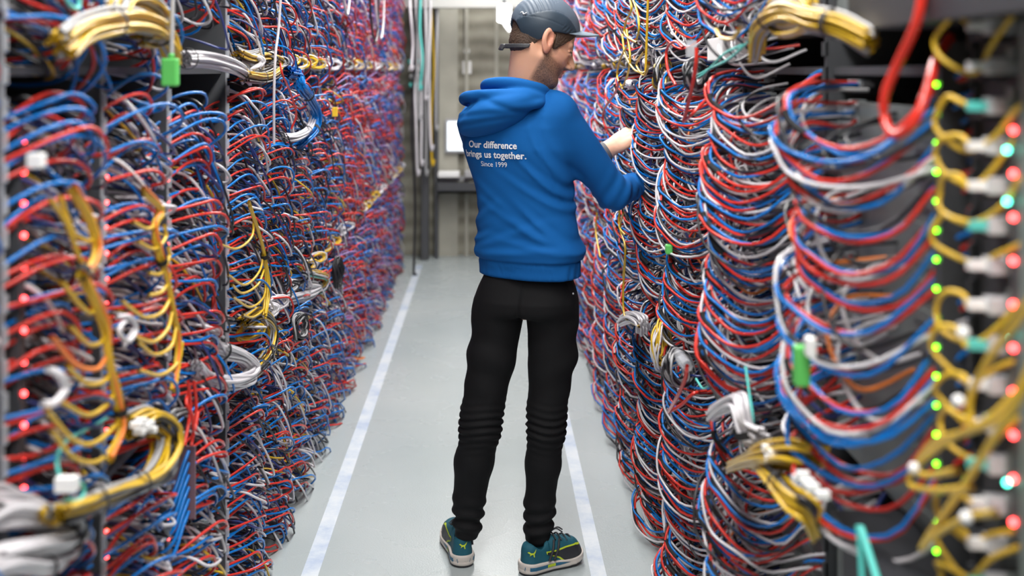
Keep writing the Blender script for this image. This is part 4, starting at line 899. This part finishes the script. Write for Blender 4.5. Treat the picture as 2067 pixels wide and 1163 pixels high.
def hoodbag_sdf(p):
    # thick collapsed hood lying round the neck and over the upper back
    r = p-np.array([.085, 3.665, 1.475])
    u = r@BR; v = r@BFW; z = r[..., 2]
    ang = np.arctan2(u, -v)                                   # 0 at the back
    back = np.clip(np.cos(ang), 0, 1)
    U = u+.012; Vv = v+.045
    bag = ell(np.stack([U, Vv+.022, z+.012], -1), (0, 0, 0), (.150, .110, .072))
    bag = bag-.018*np.exp(-((z+.045)/.03)**2)*np.clip(-v/.1, 0, 1)
    # rolled rim
    def ring(cu, cv, cz, ru, rv, r_, tilt):
        uu = u-cu; vv = v-cv; rr = np.sqrt((uu/ru)**2+(vv/rv)**2)+1e-6
        zz = z-cz-tilt*vv
        return np.sqrt(((rr-1)*min(ru, rv)*1.05)**2+zz**2)-r_
    zs = z-.32*(u+.03)
    bag = ell(np.stack([U+.012, Vv+.022, zs+.010], -1), (0, 0, 0), (.138, .108, .068))
    def ring(cu, cv, cz, ru, rv, r_, tilt, sh=0.):
        uu = u-cu; vv = v-cv; rr = np.sqrt((uu/ru)**2+(vv/rv)**2)+1e-6
        return np.sqrt(((rr-1)*min(ru, rv)*1.05)**2+(z-cz-tilt*vv-sh*uu)**2)-r_
    d = smin(bag, ring(-.022, -.036, .000, .132, .122, .017, .05, .16), .008)
    d = smin(d, ring(-.028, -.022, .032, .128, .110, .019, -.15, .05), .010)
    d = smin(d, ring(.004, .0, .063, .096, .092, .0195, -.25), .012)
    cav = ell(np.stack([u-.010, v+.0, z-.095], -1), (0, 0, 0), (.084, .080, .10))
    d = smax(d, -cav, .012)
    for (cu, cz, ang_, L, s, w_) in ((-.02, -.01, .10, .14, .007, .010), (-.03, -.035, .18, .13, .006, .010), (.05, .01, -.35, .09, .006, .010), (-.09, .0, .8, .05, .006, .009)):
        du = u-cu; dz = z-cz; al = du*math.cos(ang_)+dz*math.sin(ang_); pe = -du*math.sin(ang_)+dz*math.cos(ang_)
        d = d+s*np.exp(-(pe/w_)**2-(al/L)**2)*(v < .03)
    d = d-.002*noise3(p, 9, 8)
    return d
cloth('hood', hoodbag_sdf, (-.14, 3.42, 1.34), (.34, 3.86, 1.62), .004, HOOD, ho, smooth_it=2)
o_, CV, CF = None, None, None
def cuff_sdf(p):
    ax_ = HX; a = WR-.075*HX; t = (p-a)@ax_; d = cap_(p, a, WR-.030*HX, .0335, .032)
    an = np.arctan2((p-a)@HY, (p-a)@HZ)
    d = d+.0008*np.sin(an*40); return smax(smax(d, t-.045, .004), -t, .004)
cloth('cuff', cuff_sdf, WR-np.array([.13, .07, .1]), WR+np.array([.05, .07, .07]), .003, HOOD, ho)
# lettering on the back
bvh = BVHTree.FromPolygons([tuple(v) for v in HV], [tuple(int(i) for i in f) for f in HFc[::1]])
PRINT = mat('white_print', (.78, .80, .82), .7)
def back_text(body, cx, y, size, off, name):
    cu = bpy.data.curves.new('t', 'FONT'); cu.body = body; cu.size = size; cu.align_x = 'CENTER'; cu.offset = off; cu.resolution_u = 3
    to = bpy.data.objects.new('t', cu); COL.objects.link(to); dg = bpy.context.evaluated_depsgraph_get()
    me = bpy.data.meshes.new_from_object(to.evaluated_get(dg)); bpy.data.objects.remove(to)
    import bmesh
    bm = bmesh.new(); bm.from_mesh(me); bmesh.ops.triangulate(bm, faces=bm.faces)
    bmesh.ops.subdivide_edges(bm, edges=[e for e in bm.edges if e.calc_length() > size*.12], cuts=2); bmesh.ops.triangulate(bm, faces=bm.faces); bm.to_mesh(me); bm.free()
    c = at(cx, y, 3.57); cR = np.array([BR[0], BR[1], 0])
    for v in me.vertices:
        g = c+cR*v.co.x+np.array([0, 0, 1.])*v.co.y
        s_ = Vector(g-BFW*.3); hit = bvh.ray_cast(s_, Vector(BFW))
        q = np.array(hit[0])-BFW*.0042 if hit[0] is not None else g
        v.co = Vector(q-PO)
    me.materials.clear(); me.materials.append(PRINT)
    o = bpy.data.objects.new(name, me); COL.objects.link(o); o.parent = ho; o['label'] = 'white printed words'
back_text('Our difference', 984, 300, .0303, .0007, 'back_print')
back_text('brings us together.', 987, 320, .0303, .0007, 'back_print')
back_text('Since 1999', 987, 338, .0225, .0, 'back_print')
# ---- jeans
def leg_sdf(p, L, seed):
    d = None
    for a, b_ in zip(L[:-1], L[1:]):
        c = cap_(p, a[:3], b_[:3], a[3], b_[3]); d = c if d is None else smin(d, c, .02)
    z = p[..., 2]; A = np.array(L)[::-1]
    cx = np.interp(z, A[:, 2], A[:, 0]); cy = np.interp(z, A[:, 2], A[:, 1]); an = np.arctan2(p[..., 1]-cy, p[..., 0]-cx)
    kn = np.exp(-((z-.455)/.060)**2); ank = np.exp(-((z-.145)/.050)**2)
    d = d-.0048*kn*np.sin(z*270+1.6*np.sin(an*2+seed)+seed)-.0075*ank*np.sin(z*150+1.3*np.sin(an+seed)+seed*2)
    d = d-.0025*np.sin(z*60+2*np.sin(an+seed))*np.exp(-((z-.66)/.14)**2)-.0022*noise3(p, 9, seed+3)
    return smax(d, L[-1][2]-.035-z, .008)
def jeans_sdf(p):
    z = p[..., 2]; r = p[..., :2]-np.stack([np.interp(z, [.78, .99], [.120, .134]), 3.705+0*z], -1)
    yaw = math.radians(16); u = r[..., 0]*math.cos(yaw)-r[..., 1]*math.sin(yaw); v = r[..., 0]*math.sin(yaw)+r[..., 1]*math.cos(yaw)
    a = np.interp(z, [.78, .86, .95, 1.0], [.168, .168, .140, .120]); b_ = np.interp(z, [.78, .86, .95, 1.0], [.112, .120, .088, .070])
    k = (np.abs(u/a)**2.4+np.abs(v/b_)**2.4)**(1/2.4); d = (k-1)*b_
    d = smax(d, z-.985, .01); d = smax(d, .815-z, .03)
    d = smin(d, smin(leg_sdf(p, LEG['l'], 1), leg_sdf(p, LEG['r'], 4), .010), .02)
    d = d-.007*np.exp(-((u-.075)**2+(z-.84)**2)/.004)*(v < 0)-.007*np.exp(-((u+.075)**2+(z-.84)**2)/.004)*(v < 0)
    d = d+.006*np.exp(-(u/.008)**2)*np.exp(-((z-.84)/.08)**2)*(v < 0)
    # back pockets and seams
    for s in (-1, 1):
        pu = np.abs(u-s*.085)-.055; pz = np.maximum(np.abs(z-.85)-.062, -(1e9*(z < 0)))
        box_ = np.maximum(pu, pz); d = d-.0018*(1/(1+np.exp(box_*2500)))*(v < 0)
    d = d+.002*np.exp(-((z-.945)/.002)**2)
    d = smax(d, .065-z, .004)
    return d
jo, _, _ = cloth('jeans', jeans_sdf, (-.17, 3.52, .05), (.36, 3.9, 1.02), .005, JEAN, smooth_it=1)
c = at(1157, 593, 3.60); b = MB(); b.ball(c, .0035); b.build('rivet', M['steel'], jo, True)
# ---- shoes
SHOE = mat('petrol_suede', (.004, .085, .125), .75, bump=.3, bscale=500)
SOLE = mat('offwhite_rubber', (.55, .50, .46), .6); LIME = mat('lime_green', (.5, .62, .03), .6); SB = mat('blue_rubber', (.02, .12, .22), .5)
def shoe(name_label, heel, toe, seed):
    heel = np.array([*heel, 0.]); toe = np.array([*toe, 0.]); f = toe-heel; Ln = np.linalg.norm(f); f /= Ln; r_ = np.array([f[1], -f[0], 0])
    R3 = np.stack([r_, f, [0, 0, 1.]])
    def loc(p): return (p-heel)@R3.T
    def wid(y): return np.interp(y, [-.01, .03, .10, .19, .25, Ln], [.026, .036, .034, .048, .045, .030])
    def plan(q, grow=0):
        y = q[..., 1]; w_ = wid(y)+grow
        d = np.abs(q[..., 0])-w_; end = np.maximum(-y, y-Ln)
        e1 = np.hypot(q[..., 0]/1.0, np.minimum(y-.035, 0)*1.0)-(.036+grow)
        e2 = np.sqrt(q[..., 0]**2+np.maximum(y-(Ln-.045), 0)**2)-(.046+grow)
        return np.where(y < .035, e1, np.where(y > Ln-.045, smax(e2, d, .004), d))
    def spring(y): return .014*np.clip((y-(Ln-.09))/.09, 0, 1)**2
    def upper(p):
        q = loc(p); y = q[..., 1]; z = q[..., 2]
        top = np.interp(y, [0, .03, .07, .11, .16, .21, .25, Ln], [.098, .096, .088, .105, .090, .072, .066, .045])
        w_ = plan(q, -.002); k = np.clip((z-.02)/np.maximum(top-.02, .01), 0, 1.2)
        d = smax(w_+.016*k**2.2*(y > .09)+.006*k*(y <= .09), (z-top-spring(y))*.8, .018); d = smax(d, .015-z, .003)
        hole = cap_(q, (0, .055, .085), (0, .062, .14), .026, .030); d = smax(d, -hole, .006)
        return d-.0012*noise3(p, 20, seed)
    def sole(p):
        q = loc(p); z = q[..., 2]-spring(q[..., 1]); th = np.interp(q[..., 1], [0, .08, .16, Ln], [.034, .030, .024, .022])
        d = smax(plan(q, .004), np.abs(z-.006-th/2)-th/2+.001, .004); return d+.0015*np.exp(-((z-.020)/.002)**2)
    def out(p):
        q = loc(p); z = q[..., 2]-spring(q[..., 1]); return smax(plan(q, .001), np.abs(z-.0045)-.0040, .002)
    lo = np.minimum(heel, toe)-np.array([.09, .09, .004]); hi = np.maximum(heel, toe)+np.array([.09, .09, .16])
    so, SV, SF = cloth('shoe', upper, lo, hi, .0034, SHOE, smooth_it=1)
    s2, SV2, SF2 = cloth('sole', sole, lo, hi, .003, SOLE, so); cloth('outsole', out, lo, hi, .003, M['dark'], so)
    s2['label'] = 'off-white rubber midsole'
    bvu = BVHTree.FromPolygons([tuple(v) for v in SV], [tuple(int(i) for i in f_) for f_ in SF])
    bvs = BVHTree.FromPolygons([tuple(v) for v in SV2], [tuple(int(i) for i in f_) for f_ in SF2])
    def decal(name, poly, face, m_, lift=.0016, bv=None):
        bv = bv or bvu
        # poly in (along, height); face +1 right side, -1 left side, 0 heel
        import bmesh
        bm = bmesh.new(); vs = [bm.verts.new((x, y, 0)) for x, y in poly]; bm.faces.new(vs)
        bmesh.ops.triangulate(bm, faces=bm.faces)
        for _ in range(3): bmesh.ops.subdivide_edges(bm, edges=[e for e in bm.edges if e.calc_length() > .006], cuts=1); bmesh.ops.triangulate(bm, faces=bm.faces)
        bad = []
        for v in bm.verts:
            if face == 0: g = heel+r_*v.co.x+np.array([0, 0, v.co.y])-f*.1; dr = f
            else: g = heel+f*v.co.x+np.array([0, 0, v.co.y])+r_*face*.15; dr = -r_*face
            hit = bv.ray_cast(Vector(g), Vector(dr))
            if hit[0] is None or (face == 0 and (np.array(hit[0])-g)@f > .13): bad.append(v); continue
            v.co = Vector(np.array(hit[0])-dr*lift-PO)
        bmesh.ops.delete(bm, geom=bad, context='VERTS')
        me = bpy.data.meshes.new(name); bm.to_mesh(me); bm.free()
        me.materials.append(m_); o = bpy.data.objects.new(name, me); COL.objects.link(o); o.parent = so; return o
    stripe = [(.235, .036), (.236, .050), (.215, .060), (.185, .068), (.150, .066), (.110, .060), (.080, .062), (.082, .054), (.105, .050), (.125, .042), (.140, .030), (.170, .030), (.205, .031)]
    big = [(x+(.004 if x > .15 else -.004), y+(.004 if y > .05 else -.0035)) for x, y in stripe]
    for sd in (1, -1):
        decal('side_stripe_edge', big, sd, LIME, .0012); decal('side_stripe', stripe, sd, M['dark'], .0022)
        decal('toe_guard', [(Ln-.045, .028), (Ln-.020, .028), (Ln-.008, .034), (Ln-.012, .052), (Ln-.03, .060), (Ln-.042, .05)], sd, M['dark'], .0016)
        decal('blue_sole_inlay', [(.0, .018), (.12, .018), (.16, .022), (.12, .028), (.0, .030)], sd, SB, .0012, bvs)
        decal('green_sole_inlay', [(.075, .019), (.105, .019), (.105, .028), (.075, .028)], sd, LIME, .0020, bvs)
    # leaping cat mark: body, raised tail, front paws
    cat = [(-.014, .080), (-.010, .083), (-.005, .079), (.002, .079), (.008, .084), (.013, .089), (.009, .080), (.005, .075), (.006, .066), (.003, .066), (.001, .074), (-.004, .073), (-.009, .069), (-.007, .075), (-.011, .078)]
    if seed == 2: decal('leaping_cat_mark', [(x, y-.006) for x, y in cat], 0, LIME, .0022)
    else: decal('leaping_cat_mark', [(.024+x, y-.006) for x, y in cat], 1, LIME, .0022)
    for k in range(4):
        y = .115+.022*k; zt = np.interp(y, [.11, .16, .21], [.107, .092, .075])
        b = MB(); c = heel+f*y+np.array([0, 0, zt+.002])
        b.tube(spline([c-r_*.026-np.array([0, 0, .012]), c+np.array([0, 0, .003]), c+r_*.026-np.array([0, 0, .012])], 10), .0026, 6); b.build('lace', M['dark'], so, True)
    b = MB(); c = heel+f*.108+np.array([0, 0, .112])
    b.tube(spline([c, c+r_*.02+f*.012+np.array([0, 0, .016]), c+r_*.03+f*.03+np.array([0, 0, .004])], 10), .0024, 6)
    b.tube(spline([c, c+f*.03+np.array([0, 0, .010]), c+f*.045+r_*.01+np.array([0, 0, .002])], 10), .0024, 6); b.build('lace_bow', M['dark'], so, True)
    for y in (.088, .108):
        b = MB(); c = heel+f*y
        b.tube(spline([c+r_*.026+f*.02+np.array([0, 0, .096]), c+r_*.038+f*.008+np.array([0, 0, .070]), c+r_*.0405-f*.008+np.array([0, 0, .040])], 10), .004, 6); b.build('lace_strap', M['dark'], so, True)
shoe('left', (-.078, 3.665), (-.122, 3.93), 2)
shoe('right', (.106, 3.618), (.300, 3.738), 6)
# ---- wristwatch
def watch_sdf(p):
    q = hand_local(p, WR-.012*HX); rr = np.hypot(q[..., 1], q[..., 2]*1.0)
    d = smax(np.abs(rr-.0315)-.0022, np.abs(q[..., 0])-.0105, .002); return d
wo, _, _ = cloth('watch_strap', watch_sdf, WR-.09, WR+.06, .002, mat('woven_grey_strap', (.12, .12, .13), .7, bump=.6, bscale=700))
def wf_sdf(p):
    q = hand_local(p, WR-.012*HX); return smax(np.hypot(q[..., 0], q[..., 1])-.016, np.abs(q[..., 2]+.034)-.004, .002)
o, _, _ = cloth('watch_case', wf_sdf, WR-.09, WR+.09, .0024, M['dark'], wo)
